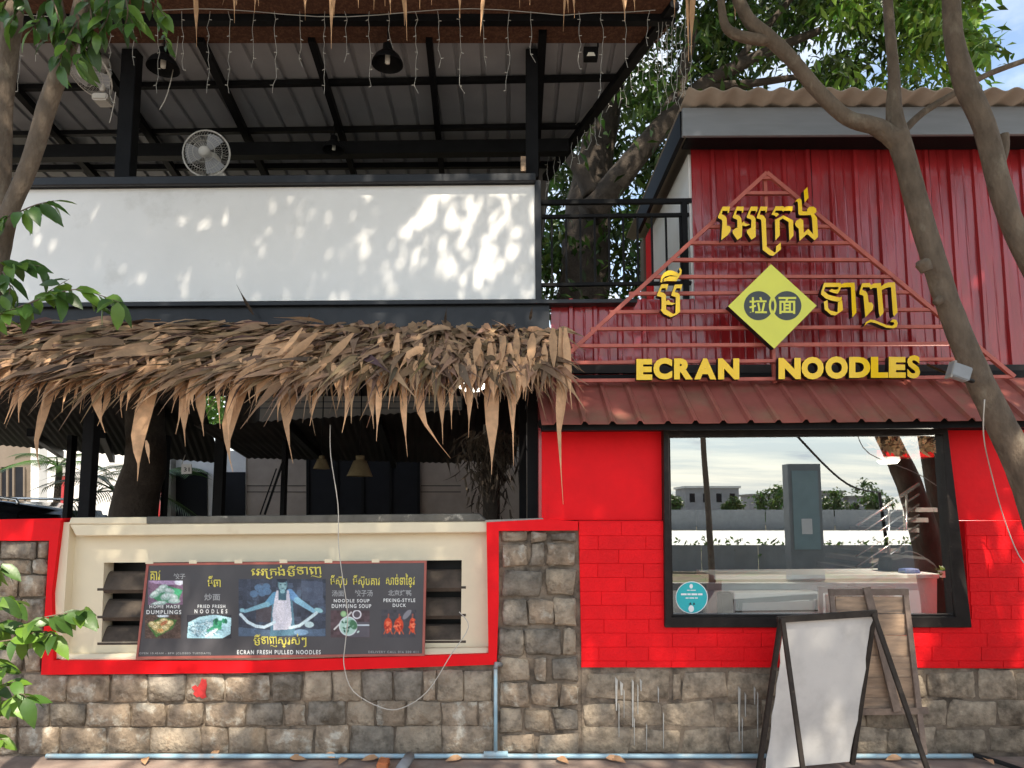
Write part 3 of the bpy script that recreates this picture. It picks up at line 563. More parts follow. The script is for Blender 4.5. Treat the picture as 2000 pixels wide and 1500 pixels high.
class Pic:
    def __init__(s, x0, x1, y0, y1, bg_, res=1.0):
        s.x0, s.x1, s.y0, s.y1 = x0, x1, y0, y1; s.w, s.h = int((x1-x0)*res)+1, int((y1-y0)*res)+1
        s.X, s.Y = np.meshgrid(np.linspace(x0, x1, s.w), np.linspace(y0, y1, s.h)); s.c = np.ones((s.h, s.w, 3))*np.array(bg_)/255.
    def put(s, mask, col, a=1): mk = (np.clip(mask, 0, 1)*a)[..., None]; s.c = s.c*(1-mk)+np.array(col)/255.*mk; return s
    def ell(s, cx, cy, rx, ry, col, rot=0, a=1):
        t = R(rot); u = (s.X-cx)*math.cos(t)+(s.Y-cy)*math.sin(t); v = -(s.X-cx)*math.sin(t)+(s.Y-cy)*math.cos(t)
        return s.put((1-np.sqrt((u/rx)**2+(v/ry)**2))*min(rx, ry)+.5, col, a)
    def seg(s, x0, y0, x1, y1, w0, col, w1=None, a=1):
        d = np.array([x1-x0, y1-y0]); t = np.clip(((s.X-x0)*d[0]+(s.Y-y0)*d[1])/(d@d), 0, 1)
        return s.put((w0+((w1 or w0)-w0)*t)-np.hypot(s.X-x0-t*d[0], s.Y-y0-t*d[1])+.5, col, a)
    def poly(s, pts, col, a=1):
        ins = np.zeros_like(s.X, bool)
        for (xa, ya), (xb, yb) in zip(pts, pts[1:]+pts[:1]):
            if ya != yb: ins ^= ((ya > s.Y) != (yb > s.Y)) & (s.X < (xb-xa)*(s.Y-ya)/(yb-ya)+xa)
        return s.put(ins*1., col, a)
    def noise(s, amp, step=4):
        n = npr.normal(size=(s.h//step+2, s.w//step+2)); n = np.kron(n, np.ones((step, step)))[:s.h, :s.w]; s.c = np.clip(s.c*(1+amp*n[..., None]), 0, 1); return s
    def build(s, parent, name='photo_print', warp=None):
        V = [P(x, y, YM-.0012) for x, y in zip(s.X.ravel(), s.Y.ravel())]; i = np.arange(s.h-1)[:, None]*s.w+np.arange(s.w-1)[None]
        Fc = np.stack([i, i+1, i+s.w+1, i+s.w], -1).reshape(-1, 4); c = s.c.reshape(-1, 3); lin = np.where(c > .04045, ((c+.055)/1.055)**2.4, c/12.92)
        return obj(name, V, Fc, M_print, parent, col=lin)
p = Pic(289, 357, 1134, 1181, (120, 95, 118)).noise(.06, 6); p.ell(330, 1133, 40, 9, (175, 150, 185)); p.ell(350, 1137, 9, 6, (215, 220, 235))
p.poly([(291, 1163), (322, 1143), (357, 1152), (346, 1178), (315, 1178)], (70, 140, 105)); p.ell(345, 1156, 10, 6, (70, 170, 125))
for cx, cy, rx, ry, ro in ((303, 1160, 12, 6, -30), (318, 1148, 10, 6, -20), (330, 1154, 11, 6, 10), (325, 1165, 12, 7, -15), (338, 1166, 10, 7, 20), (313, 1153, 9, 5, 0), (340, 1174, 12, 5, 0), (310, 1179, 16, 5, -10)): p.ell(cx, cy, rx, ry, (155, 185, 178), ro); p.ell(cx-1, cy-1.5, rx*.7, ry*.5, (200, 215, 214), ro)
p.noise(.07, 2).build(mb)
p = Pic(283, 353, 1201, 1247, (88, 72, 66)).noise(.08, 5); p.ell(318, 1203, 12, 3, (205, 215, 225)); p.poly([(287, 1219), (316, 1205), (346, 1211), (337, 1228), (305, 1245)], (70, 110, 62)); p.poly([(292, 1219), (317, 1208), (340, 1212), (333, 1226), (305, 1239)], (115, 125, 75))
for cx, cy, rx, ry in ((297, 1219, 7, 6), (304, 1225, 8, 6), (314, 1232, 8, 5), (322, 1226, 9, 6), (331, 1217, 8, 6), (320, 1212, 8, 5), (310, 1217, 6, 4)): p.ell(cx, cy, rx, ry, (190, 172, 120)); p.ell(cx-1, cy-1, rx*.6, ry*.5, (225, 212, 165))
p.ell(320, 1217, 8, 3.5, (185, 120, 85), -30); p.ell(313, 1231, 6, 3, (205, 150, 95)); p.noise(.09, 2).build(mb)
p = Pic(365, 452, 1201, 1247, (52, 52, 60)); p.poly([(365, 1247), (368, 1216), (390, 1205), (420, 1200), (452, 1207), (450, 1238), (434, 1247)], (170, 210, 222))
p.ell(405, 1228, 36, 19, (150, 190, 205)); 
for _ in range(155):
    t, rr_ = rnd.random()*6.28, rnd.random()**.5; cx, cy = 400+30*rr_*math.cos(t), 1228+15*rr_*math.sin(t); p.seg(cx, cy, cx+rnd.uniform(-8, 8), cy+rnd.uniform(-4, 4), .7, rnd.choice([(205, 225, 232), (110, 150, 165), (80, 110, 125), (190, 215, 225)]))
for _ in range(16): p.ell(424+rnd.gauss(0, 6), 1217+rnd.gauss(0, 5), 5, 3, rnd.choice([(40, 130, 95), (60, 150, 110), (30, 95, 75)]), rnd.random()*180)
p.seg(406, 1232, 424, 1222, 2, (60, 150, 120)); p.seg(402, 1243, 424, 1229, 2, (215, 235, 235)); p.noise(.05, 2).build(mb)
# a cook pulling a rope of dough
p = Pic(466, 636, 1131, 1243, (64, 72, 88), 1.1).noise(.10, 9)
for _ in range(70): cx, cy = rnd.uniform(468, 634), rnd.uniform(1133, 1240); p.ell(cx, cy, rnd.uniform(2, 9), rnd.uniform(2, 10), rnd.choice([(60, 66, 80), (85, 105, 128), (74, 84, 104), (52, 56, 70)]), rnd.random()*90, .6)
for cx, cy in ((505, 1148), (520, 1146), (512, 1158), (522, 1155), (496, 1160)): p.ell(cx, cy, 8, 7, (95, 130, 165), 0, .8)
p.poly([(588, 1134), (630, 1136), (632, 1180), (590, 1172)], (84, 96, 118), .7); p.poly([(500, 1184), (536, 1184), (534, 1215), (500, 1215)], (88, 78, 82), .7)
p.poly([(466, 1225), (540, 1232), (636, 1228), (636, 1243), (466, 1243)], (100, 130, 160), .55)
p.poly([(533, 1160), (570, 1160), (577, 1240), (527, 1243)], (90, 130, 150)); 
p.seg(538, 1165, 522, 1180, 9, (95, 150, 185), 6); p.seg(522, 1180, 478, 1194, 5, (125, 175, 195), 3); p.ell(473, 1192, 5, 4, (140, 190, 205))
p.seg(566, 1158, 580, 1172, 8, (105, 150, 195), 6); p.seg(580, 1172, 612, 1193, 6, (130, 180, 205), 4); p.ell(622, 1192, 9, 4.5, (150, 200, 210), 15)
p.ell(552, 1142, 9.5, 12, (92, 128, 142)); p.ell(552, 1145, 7.5, 9.5, (135, 172, 180)); p.ell(551, 1132, 10, 6, (38, 48, 62)); p.seg(552, 1143, 552, 1147, 1.2, (160, 195, 200)); p.ell(552, 1157, 6, 6, (120, 165, 180))
for cx in (548, 557): p.ell(cx, 1142, 1.8, 1, (50, 75, 90))
p.ell(552, 1149, 3, 1, (85, 115, 130)); p.poly([(541, 1152), (562, 1152), (562, 1172), (541, 1172)], (62, 96, 110), .8); p.ell(552, 1155, 5, 4, (140, 185, 195))
p.poly([(540, 1153), (544, 1153), (544, 1172), (559, 1172), (560, 1153), (564, 1153), (567, 1175), (570, 1210), (567, 1229), (534, 1231), (532, 1200), (536, 1172)], (205, 205, 218)); p.ell(548, 1195, 8, 24, (225, 222, 232), 0, .6)
for (xa, ya), (xb, yb) in zip([(470, 1200), (484, 1215), (500, 1223), (516, 1225), (533, 1217)], [(484, 1215), (500, 1223), (516, 1225), (533, 1217), (536, 1215)]): p.seg(xa, ya, xb, yb, 3, (205, 225, 235))
for (xa, ya), (xb, yb) in zip([(567, 1226), (585, 1222), (600, 1211), (613, 1201)], [(585, 1222), (600, 1211), (613, 1201), (618, 1197)]): p.seg(xa, ya, xb, yb, 3, (200, 222, 230))
p.ell(604, 1220, 9, 6, (190, 215, 220)); p.ell(588, 1235, 14, 6, (130, 165, 195)); p.noise(.04, 2).build(mb)
p = Pic(646, 722, 1192, 1245, (82, 66, 72)).noise(.07, 6); p.poly([(690, 1215), (722, 1215), (722, 1245), (680, 1245)], (92, 92, 102), .8)
p.seg(653, 1229, 686, 1196, 1.5, (215, 215, 215)); p.ell(697, 1200, 9, 9, (225, 225, 232)); p.ell(697, 1200, 6.5, 6.5, (92, 84, 92)); p.seg(698, 1221, 720, 1221, 1.5, (190, 200, 210)); p.ell(671, 1199, 6, 6, (130, 180, 130)); p.ell(671, 1199, 4, 4, (165, 200, 150))
p.ell(680, 1223, 18, 19, (215, 225, 230)); p.ell(680, 1223, 16, 17, (170, 205, 195)); p.ell(690, 1220, 7, 10, (70, 120, 90), -30); 
for _ in range(18): p.ell(680+rnd.gauss(0, 7), 1222+rnd.gauss(0, 7), 3, 1.6, rnd.choice([(60, 110, 85), (200, 225, 220), (120, 165, 140), (45, 75, 70)]), rnd.random()*180)
p.build(mb)
p = Pic(745, 813, 1191, 1245, (70, 70, 78)).noise(.05, 6); p.ell(795, 1200, 12, 5, (150, 150, 158), -50, .8)
for cx, rx in ((758, 8), (779, 9), (805, 5.5)):
    p.seg(cx+1, 1200, cx, 1212, 1.5, (150, 90, 80)); p.ell(cx, 1221, rx, 14, (205, 70, 45)); p.ell(cx-1, 1222, rx*.55, 9, (240, 120, 85))
    for _ in range(14): p.ell(cx+rnd.gauss(0, rx*.5), 1222+rnd.gauss(0, 7), 1.8, 3, rnd.choice([(240, 130, 100), (170, 40, 30), (225, 80, 50)]), rnd.random()*180)
    p.seg(cx-rx*.6, 1231, cx-rx, 1238, 1, (200, 90, 60)); p.seg(cx+rx*.6, 1231, cx+rx, 1238, 1, (200, 90, 60))
p.build(mb)

# ================================================================ TERRACE BUILDING (two storeys, left)
tb = thing('terrace_building', P(500, 1010, 5.2)*1, 'open two-storey terrace with a white upper parapet and a black steel roof frame', 'building')
slab('white_parapet', [(-120, 366), (1046, 355), (1046, 584), (-120, 592)], 4.96, .1, M_white, tb)
slab('edge_trim', [(1044, 352), (1056, 352), (1058, 586), (1046, 586)], 4.94, .14, M_slab, tb)
slab('parapet_rail', [(-120, 347), (1046, 337), (1046, 353), (-120, 364)], 4.9, .16, M_slab, tb, bev=.006)
slab('parapet_rail', [(-120, 362), (1046, 352), (1046, 358), (-120, 369)], 4.935, .1, M_steel, tb)
slab('slab_edge', [(-120, 593), (1245, 583), (1245, 591), (-120, 601)], 4.90, .16, M_slab, tb, bev=.003)
slab('slab_edge', [(-120, 601.5), (1073, 592), (1073, 650), (-120, 660)], 4.94, .1, M_slab, tb)
zs = P(500, 650, 4.95).z
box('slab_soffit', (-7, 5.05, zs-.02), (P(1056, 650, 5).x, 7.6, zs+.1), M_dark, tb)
YP = 5.10
def post(x0, x1, py): 
    a = P(x0, py, YP); b = P(x1, py, YP); box('post', (a.x, YP, P(0, 340, YP).z-.02), (b.x, YP+.1, roofz(YP)+.0), M_steel, tb, .004)
post(231, 261, 200); post(1027, 1051, 200)
for (xa, ya), (xb, yb), wd in [((-60, 75), (200, 360), .06), ((165, 75), (350, 350), .06), ((390, 75), (520, 345), .06), ((608, 75), (693, 345), .05), ((838, 75), (864, 345), .05), ((1060, 60), (1046, 345), .06), ((1318, 8), (1066, 348), .07)]:
    bar('rafter', PR(xa, ya, -.035), PR(xb, yb, -.035), wd, .06, M_steel, tb)
for (xa, ya), (xb, yb), wd, hh in [((-80, 174), (1205, 152), .045, .04), ((-80, 264), (1140, 246), .045, .04), ((-80, 330), (1080, 322), .045, .05)]:
    bar('purlin', PR(xa, ya, -.012), PR(xb, yb, -.012), wd, hh, M_steel, tb)
a, b = P(-80, 302, 6.15), P(1110, 288, 6.15); bar('cross_beam', a, b, .1, .12, M_steel, tb)
a, b = P(-80, 30, 4.75), P(1335, 30, 4.75); bar('eave_beam', (a.x, 4.77, roofz(4.77)-.04), (b.x-.06, 4.77, roofz(4.77)-.04), .06, .07, M_steel, tb)
eA, eB = PR(1313, 10), PR(1072, 340)
def yend(x): return 10.3 if x < eB.x else max(4.4, eB.y+(x-eB.x)/(eA.x-eB.x)*(eA.y-eB.y))  # roof extended out of view to keep sun off the rear house
def sheetcol(x0, x1):
    V, Fc = [], []; xs_ = []; x = x0
    while x < x1-1e-6: xs_ += [(x, 0), (x+.15, 0), (x+.158, 1), (x+.182, 1), (x+.19, 0)]; x += .2
    xs_.append((x1, 0))
    for x, h in xs_:
        ye = yend(x)
        for t in (0, .25, .5, .75, 1): Y = 4.96+(ye-4.96)*t if ye > 4.96 else 4.96; V.append((x, Y, roofz(Y)+.022+.022*h))
    for i in range(len(xs_)-1):
        for t in range(4): Fc.append((i*5+t, i*5+t+1, i*5+t+6, i*5+t+5))
    obj('roof_sheet', V, Fc, M_sheet, tb)
for k in range(7): sheetcol(-5.4+k*1.0, -4.4+k*1.0 if k < 6 else 1.2)
V = []
bm = bmesh.new(); 
for nm, Ya, Yb in (('mat_panel', 4.32, 4.74), ('mat_panel', 4.80, 5.02)):
    xr_ = P(1305, 20, 4.75).x; V = [(-5.4, Ya, roofz(Ya)-.012), (xr_+.05, Ya, roofz(Ya)-.012), (xr_-.03, Yb, roofz(Yb)-.012), (-5.4, Yb, roofz(Yb)-.012)]
    o = obj(nm, V, [(0, 1, 2, 3)], M_mat, tb); md = o.modifiers.new('thick', 'SOLIDIFY'); md.thickness = .012
bm.free()
# ground floor posts of the terrace
for px0, px1, py, Y in ((160, 182, 860, 5.35), (1014, 1028, 900, 5.6)):
    a, b = P(px0, py, Y), P(px1, py, Y); box('post', (a.x, Y, .5), (b.x, Y+.09, zs), M_steel, tb, .003)
# ---- balcony railing
br = thing('balcony_railing', P(1200, 583, 5.02), 'black steel balcony railing between the white parapet and the red wall', 'railing')
YR = 5.02
for (xa, ya), (xb, yb), h in [((1052, 396), (1350, 393), .032), ((1058, 424), (1345, 420), .022), ((1055, 557), (1350, 553), .022)]: bar('rail', P(xa, ya, YR), P(xb, yb, YR), .035, h, M_steel, br)
for x in (1052, 1338): a = P(x, 500, YR).x; box('railing_post', (a-.02, YR-.02, P(0, 586, YR).z), (a+.02, YR+.02, P(0, 392, YR).z), M_steel, br)
for k in range(10): a = P(1078+k*28, 500, YR).x; box('baluster', (a-.007, YR-.007, P(0, 556, YR).z), (a+.007, YR+.007, P(0, 422, YR).z), M_steel, br)

# ================================================================ THATCH
th = thing('thatch_awning', P(500, 700, 4.6), 'brown dry palm leaf thatch hanging over the ground floor opening', 'thatch')
YT0, YT1 = 4.90, 4.36
def THP(px, v):      # v 0 at the ridge, 1 at the eave
    return P(px, 632+(10 if px > 900 else 0), YT0)*(1-v)+P(px, 735-(px > 700)*8, YT1)*v
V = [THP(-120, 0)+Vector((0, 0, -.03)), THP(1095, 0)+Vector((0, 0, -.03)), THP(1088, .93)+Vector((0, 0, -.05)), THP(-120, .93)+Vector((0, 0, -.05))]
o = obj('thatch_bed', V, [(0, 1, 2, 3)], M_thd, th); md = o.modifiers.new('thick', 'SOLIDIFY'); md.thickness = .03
nrm = (THP(500, 1)-THP(500, 0)).cross(Vector((1, 0, 0))).normalized()
if nrm.z < 0: nrm = -nrm
def thleaf(n, big=False):
    px = npr.uniform(-120, 1090, n); v = npr.uniform(0, .97, n)**.85; B = np.array([THP(a, b)[:] for a, b in zip(px, v)])
    down = np.array((THP(500, 1)-THP(500, 0)).normalized()[:]); side = np.array([1., 0, 0])
    t = np.clip((px-520)/420, 0, 1)
    sd = -1.0*(1-t)*.95+npr.normal(0, .42, n)*(.55+.9*t); dn = .52*(1-t)+t*.9+npr.normal(0, .22, n)+.25*v
    D = side*sd[:, None]+down*dn[:, None]+np.array(nrm[:])*(npr.uniform(-.05, .42, n)*(1+.8*t))[:, None]
    U = np.array(nrm[:])[None]+randdir(n)*.55
    Ln = npr.uniform(.16, .44, n)*(1-.40*t); Wd = npr.uniform(.030, .072, n); bend = npr.uniform(.1, .95, n)*(.6+.7*t)
    B = B+np.array(nrm[:])*npr.uniform(-.02, .035, n)[:, None]
    return B, D, U, Ln, Wd, bend
B, D, U, Ln, Wd, bd = thleaf(2900); V, Fc, k = leaves(B, D, U, Ln, Wd, bd, .35, 3, 'blade')
c = np.array([[.30, .185, .112]])*npr.uniform(.3, 1.45, len(B))[:, None]+npr.normal(0, .008, (len(B), 3)); c = np.clip(c, .02, 1)
o = obj('thatch_leaves', V, Fc, M_thatch, th, True, col=np.repeat(c, k, 0)); meta(o, kind='stuff')
B, D, U, Ln, Wd, bd = thleaf(60); B = B+np.array(nrm[:])*.03
for i in range(len(B)):
    V, Fc, k = leaves(B[i:i+1], D[i:i+1], U[i:i+1], Ln[i:i+1]*1.1, Wd[i:i+1]*1.25, bd[i:i+1], .35, 3, 'blade'); obj('palm_leaf', V, Fc, M_thm, th, True)
def strip(pts, w0, Y0, Y1, parent, m=M_thl, name='palm_leaf'):
    """hanging dry leaf along a pixel path, wide in the middle, pointed at the tip, slightly folded and twisted"""
    W = [P(x, y, Y0+(Y1-Y0)*i/(len(pts)-1)) for i, (x, y) in enumerate(pts)]; W, _ = smoothpts(W, [1]*len(W), max(2, 8//len(pts))); n = len(W); V, Fc = [], []
    tw0, tw1 = rnd.uniform(-.7, .7), rnd.uniform(-1.0, 1.0); hw = w0/2/ppm(4.35)
    for i, p in enumerate(W):
        t = i/(n-1); d = (W[min(i+1, n-1)]-W[max(i-1, 0)]).normalized(); s = d.cross(Vector((0, 1, 0))).normalized(); f = s.cross(d)
        a = tw0+(tw1-tw0)*t; wd = hw*(.10+.90*math.sin(math.pi*min(1, t*1.22+.06)))*(1-t**3.2)+.0012; q_ = s*math.cos(a)*wd+f*math.sin(a)*wd
        V += [p-q_+f*wd*.35, p, p+q_+f*wd*.35]
    for i in range(n-1): Fc += [(3*i, 3*i+1, 3*i+4, 3*i+3), (3*i+1, 3*i+2, 3*i+5, 3*i+4)]
    return obj(name, V, Fc, m, parent, True)
FR = [([(118,690),(95,765),(70,860),(79,918)],17),([(70,680),(35,760),(8,828)],15),([(45,740),(28,790),(10,838)],13),([(25,690),(-10,800)],16),([(178,700),(188,790),(205,845)],15),([(212,690),(208,780),(190,832)],10),
 ([(325,680),(292,755),(268,850),(270,905),(268,940)],25),([(285,860),(292,905)],6),([(155,730),(140,802)],9),([(118,740),(105,786)],9),([(238,720),(230,778)],10),([(256,700),(250,778)],9),([(300,700),(285,760),(262,790)],11),
 ([(365,720),(358,800),(362,872)],17),([(386,700),(391,790),(398,852)],18),([(350,700),(355,780),(343,848)],12),([(418,700),(425,770),(430,838)],8),([(505,690),(455,790),(443,860),(455,922)],25),([(470,700),(447,800),(447,860)],14),
 ([(568,690),(563,770),(559,830),(572,905)],24),([(550,690),(548,770)],13),([(604,715),(606,785)],10),([(625,700),(614,780),(605,832)],9),([(650,690),(640,735)],9),([(677,715),(679,785),(668,845)],10),
 ([(718,690),(725,780),(730,838)],13),([(742,700),(739,790),(735,862)],11),([(777,650),(766,740),(758,800)],15),([(787,690),(788,800),(796,893)],16),([(822,670),(818,770),(832,830),(880,895)],18),([(832,700),(850,768)],10),
 ([(857,690),(862,780),(865,868)],15),([(880,715),(882,838)],10),([(898,730),(911,790)],6),([(916,700),(917,780),(915,855)],13),([(957,670),(960,780),(961,870),(960,927)],23),([(995,670),(1000,770),(1003,910)],19),
 ([(1022,720),(1012,770),(1001,795)],9),([(1030,690),(1026,783)],13),([(1050,690),(1051,758)],9),([(1063,670),(1065,768)],12),([(1095,640),(1098,760),(1092,840),(1100,985)],19),([(1104,640),(1110,720),(1117,800)],13),([(1080,640),(1082,740)],14),([(1040,650),(1035,730)],15),([(985,655),(975,735)],13),([(935,660),(925,720)],13),
 ([(590,640),(545,690),(500,700)],14),([(620,650),(560,700),(520,730)],13),([(545,690),(598,722)],17),([(830,680),(800,690),(770,740)],13),([(690,650),(640,700),(600,735)],14)]
for i, (pts, wv) in enumerate(FR):
    y0 = pts[0][1]; strip(pts, wv*1.32, 4.46 if y0 < 700 else 4.36, 4.33-rnd.random()*.04, th)
for _ in range(155):
    x = rnd.uniform(-60, 1085) if _ < 95 else rnd.uniform(-60, 620); y = rnd.uniform(648, 700) if _ % 3 == 0 else rnd.uniform(696, 730); l_ = rnd.uniform(45, 95) if _ < 95 else rnd.uniform(60, 135); ys_ = 4.90-(y-632)/103*.54-.05
    if x < 640: l2 = l_*(1 if y < 690 else .75); pts = [(x+l2*.25, y-6), (x-l2*.15, y+l2*.22), (x-l2*.36, y+l2*.6), (x-l2*.40+rnd.gauss(0, 5), y+l2)]
    else: l2 = l_*.8; sk = rnd.gauss(0, .22); pts = [(x-sk*8, y-8), (x+sk*l2*.3, y+l2*.3), (x+sk*l2*.45, y+l2*.65), (x+sk*l2*.4+rnd.gauss(0, 4), y+l2)]
    strip(pts, rnd.uniform(12, 27), max(ys_-.07, 4.33), max(4.29, min(ys_-.09, 4.90-(y+l_-632)/103*.54-.13)), th)
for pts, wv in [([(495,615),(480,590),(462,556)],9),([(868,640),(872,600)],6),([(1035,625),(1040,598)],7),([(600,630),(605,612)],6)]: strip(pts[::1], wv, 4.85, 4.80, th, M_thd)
# upper eave: dry leaves hanging into view from the roof edge
ue = thing('eave_thatch', (0, 4.3, roofz(4.3)+.1), 'fringe of dry palm leaves along the edge of the upper roof', 'thatch')
zu = roofz(4.3)
B = np.c_[npr.uniform(-5.4, 1.5, 900), npr.uniform(4.15, 4.5, 900), npr.uniform(zu+.05, zu+.2, 900)]
D = np.c_[npr.normal(0, .5, 900), npr.uniform(-1, -.2, 900), npr.uniform(-.8, .1, 900)]; V, Fc, k = leaves(B, D, np.c_[np.zeros((900, 2)), np.ones(900)]+randdir(900)*.4, npr.uniform(.2, .4, 900), npr.uniform(.025, .05, 900), .3, .35, 3, 'blade')
c = np.array([[.25, .155, .095]])*npr.uniform(.5, 1.3, len(B))[:, None]; o = obj('thatch_leaves', V, Fc, M_thatch, ue, True, col=np.repeat(c, k, 0)); meta(o, kind='stuff')
for x, y1, wv, sk in [(384,92,11,8),(458,45,7,4),(462,10,9,-6),(497,25,8,-12),(596,40,9,2),(647,95,9,0),(652,35,9,-4),(700,16,8,4),(730,20,9,-6),(752,12,8,5),(763,28,8,10),(790,50,12,6),(795,80,6,14),(820,18,8,3),(843,10,8,4),(898,35,9,0),(938,70,10,-22),(1015,15,7,2),(1035,10,8,3),(1110,25,9,10),(1100,62,6,-14),(1122,35,8,8),(1220,42,15,0),(1240,22,9,10),(1318,35,9,5),(1345,120,9,8),(1350,108,14,-10),(1412,60,7,0),(1436,40,18,4),(380,10,12,-4),(505,12,7,8)]:
    strip([(x-sk*.6, -55), (x-sk*.2, (y1-55)/2), (x, y1)], wv, 4.36, 4.32, ue)
# ================================================================ LAMPS, FANS, STRING LIGHTS
def pendant(px, py, wpx, Y, label, ztop):
    c = P(px, py, Y); r = wpx/2/ppm(Y)*1.02; t = thing('pendant_lamp', c, label, 'lamp', 'bell lamps under the terrace roof')
    h = r*1.15; lathe('bell_shade', [(r, -h*.42), (r*.97, -h*.30), (r*.80, h*.0), (r*.52, h*.25), (r*.34, h*.38), (r*.30, h*.75), (r*.12, h*.85), (.004, h*.86)], c, M_steel, t, 24)
    lathe('bulb', [(.001, -h*.40), (r*.15, -h*.36), (r*.17, -h*.1), (r*.15, h*.2)], c, M_bulb, t, 10)
    tube('cord', [c+Vector((0, 0, h*.85)), (c.x, c.y, roofz(Y)+.02)], .006, M_steel, t, 6)
pendant(319, 120, 64, 4.86, 'black bell pendant lamp beside the left black post', 5)
pendant(757, 112, 64, 4.86, 'black bell pendant lamp over the middle of the white parapet', 5)
pendant(652, 284, 44, 5.95, 'small black bell pendant lamp in front of the cross beam', 5)
def fan(c, ax, r, label, name='wall_fan'):
    ax = Vector(ax).normalized(); t = thing(name, c, label, 'fan', 'white cage fans on the upper terrace'); s = ax.cross(Vector((0, 0, 1))).normalized(); u = s.cross(ax)
    vf = []
    for f in (1.0, .97, .72, .46): 
        off = ax*(.05*(1-f)+.0); vf.append(tubevf([c+off*2+(s*math.cos(a)+u*math.sin(a))*r*f for a in np.linspace(0, 2*math.pi, 29)], .004 if f > .9 else .0018, 4, cap=False))
    for k in range(44):
        a = 2*math.pi*k/44; e = s*math.cos(a)+u*math.sin(a); vf.append(tubevf([c+ax*.06+e*r*.22, c+ax*.045+e*r*.7, c+e*r, c-ax*.05+e*r*.75, c-ax*.08+e*r*.3], .0011, 3, cap=False))
    V, Fc = join(vf); obj('cage', V, Fc, M_wfan, t, True)
    lathe('hub', [(.001, .075), (r*.18, .07), (r*.24, .05), (r*.24, .03), (r*.1, .02), (r*.22, -.06), (r*.3, -.1), (r*.28, -.18), (.001, -.2)], c, M_wfan, t, 16, ax)
    for k in range(3):
        V = []; Fc = []
        for i in range(5):
            for j in range(4):
                a = 2*math.pi*k/3+(j/3-.5)*1.25*(1-.25*i/4); rr = r*(.2+.68*i/4); V.append(c+(s*math.cos(a)+u*math.sin(a))*rr+ax*(.018*(j/3-.5)*2))
        for i in range(4):
            for j in range(3): Fc.append((i*4+j, i*4+j+1, i*4+j+5, i*4+j+4))
        obj('blade', V, Fc, M_sheet, t, True)
    tube('bracket', [c-ax*.15, c-ax*.2+Vector((.03, 0, -.1)), c-ax*.08+Vector((.06, 0, -r*.95))], .018, M_wfan, t, 8)
    box('motor_foot', tuple(c+Vector((.01, .04, -r*1.0))), tuple(c+Vector((.13, .16, -r*.72))), M_wfan, t, .01)
fan(P(403, 300, 5.25), (0.05, -1, -.12), 48/ppm(5.25)*1.0, 'round white cage fan standing behind the parapet rail')
fan(P(172, 138, 5.1), (-.35, -.55, -.75), 56/ppm(5.1), 'tilted white cage fan hung high beside the left black post')
fl = thing('floodlight', P(1155, 98, 5.0), 'small black square floodlight on an arm under the roof corner', 'lamp')
slab('housing', [(1140, 90), (1169, 90), (1168, 113), (1141, 113)], 5.0, .06, M_steel, fl, bev=.004); slab('lens', [(1149, 102), (1160, 102), (1163, 109), (1146, 109)], 4.997, .002, M_bulb, fl)
tube('arm', [P(1168, 92, 5.02), P(1168, 78, 5.02), P(1150, 74, 5.02), P(1110, 72, 5.05)], .008, M_steel, fl, 6)
sl_ = thing('string_lights', P(700, 40, 4.6), 'white icicle string lights drooping along the upper roof edge', 'string lights')
YL = 4.62
tube('lead_wire', [P(x, 25+8*math.sin(x*.012)-(x > 1100)*8, YL) for x in range(-40, 1320, 60)], .0026, M_string, sl_, 5)
tube('lead_wire', [P(1312+(1048-1312)*t, 12+(322-12)*t+14*math.sin(t*3.1), YL+.02+1.9*t) for t in [i/9 for i in range(10)]], .0026, M_string, sl_, 5)
def strand(x, y0, y1, Y):
    vf = []; n = max(4, int((y1-y0)/16)); pts = []
    sc = Y/4.62
    for i in range(n+1):
        t = i/n; pts.append(P(x+rnd.gauss(0, 1.8)+(t > .85)*rnd.uniform(-7, 7), y0+(y1-y0)*t, Y))
    vf.append(tubevf(pts, .0015*sc, 4))
    for p_ in pts[1::2]: vf.append(tubevf([p_, p_+Vector((rnd.choice((-1, 1))*.018, 0, -.010+rnd.random()*.015))*sc], .0026*sc, 4))
    V, Fc = join(vf); obj('light_strand', V, Fc, M_string, sl_)
for x, y1 in [(5, 95), (38, 178), (72, 120), (215, 200), (262, 128), (308, 182), (356, 136), (408, 182), (448, 182), (496, 132), (538, 182), (586, 131), (633, 183), (676, 122), (722, 168), (762, 95), (812, 182), (857, 133), (899, 183), (945, 128), (993, 176), (1037, 122), (1130, 134), (1175, 192), (1222, 132), (1265, 90)]: strand(x, 22, y1, YL)
for i in range(22): t = (i+.3)/22; strand(1318+(1062-1318)*t, 14+300*t, 14+300*t+rnd.uniform(50, 120)*(1-.4*t), YL+.05+1.9*t)
for i in range(8): x = 1285+i*9; strand(x, rnd.uniform(10, 60), rnd.uniform(150, 230), 4.75)
pc = thing('pull_cords', P(330, 100, 5.0), 'thin pale pull cords hanging by the left black post', 'cord')
for pts in ([(350, 40), (345, 100), (328, 180), (311, 215)], [(226, 180), (222, 205), (214, 240)]): tube('cord', [P(x, y, 4.95) for x, y in pts], .0032, M_cable, pc, 5, sm=3)
bl = slab('wood_block', rect(1017, 1027, 305, 334), 5.0, .03, M_wood); meta(bl, 'small tan wooden block standing on the rail against the right black post', 'block')

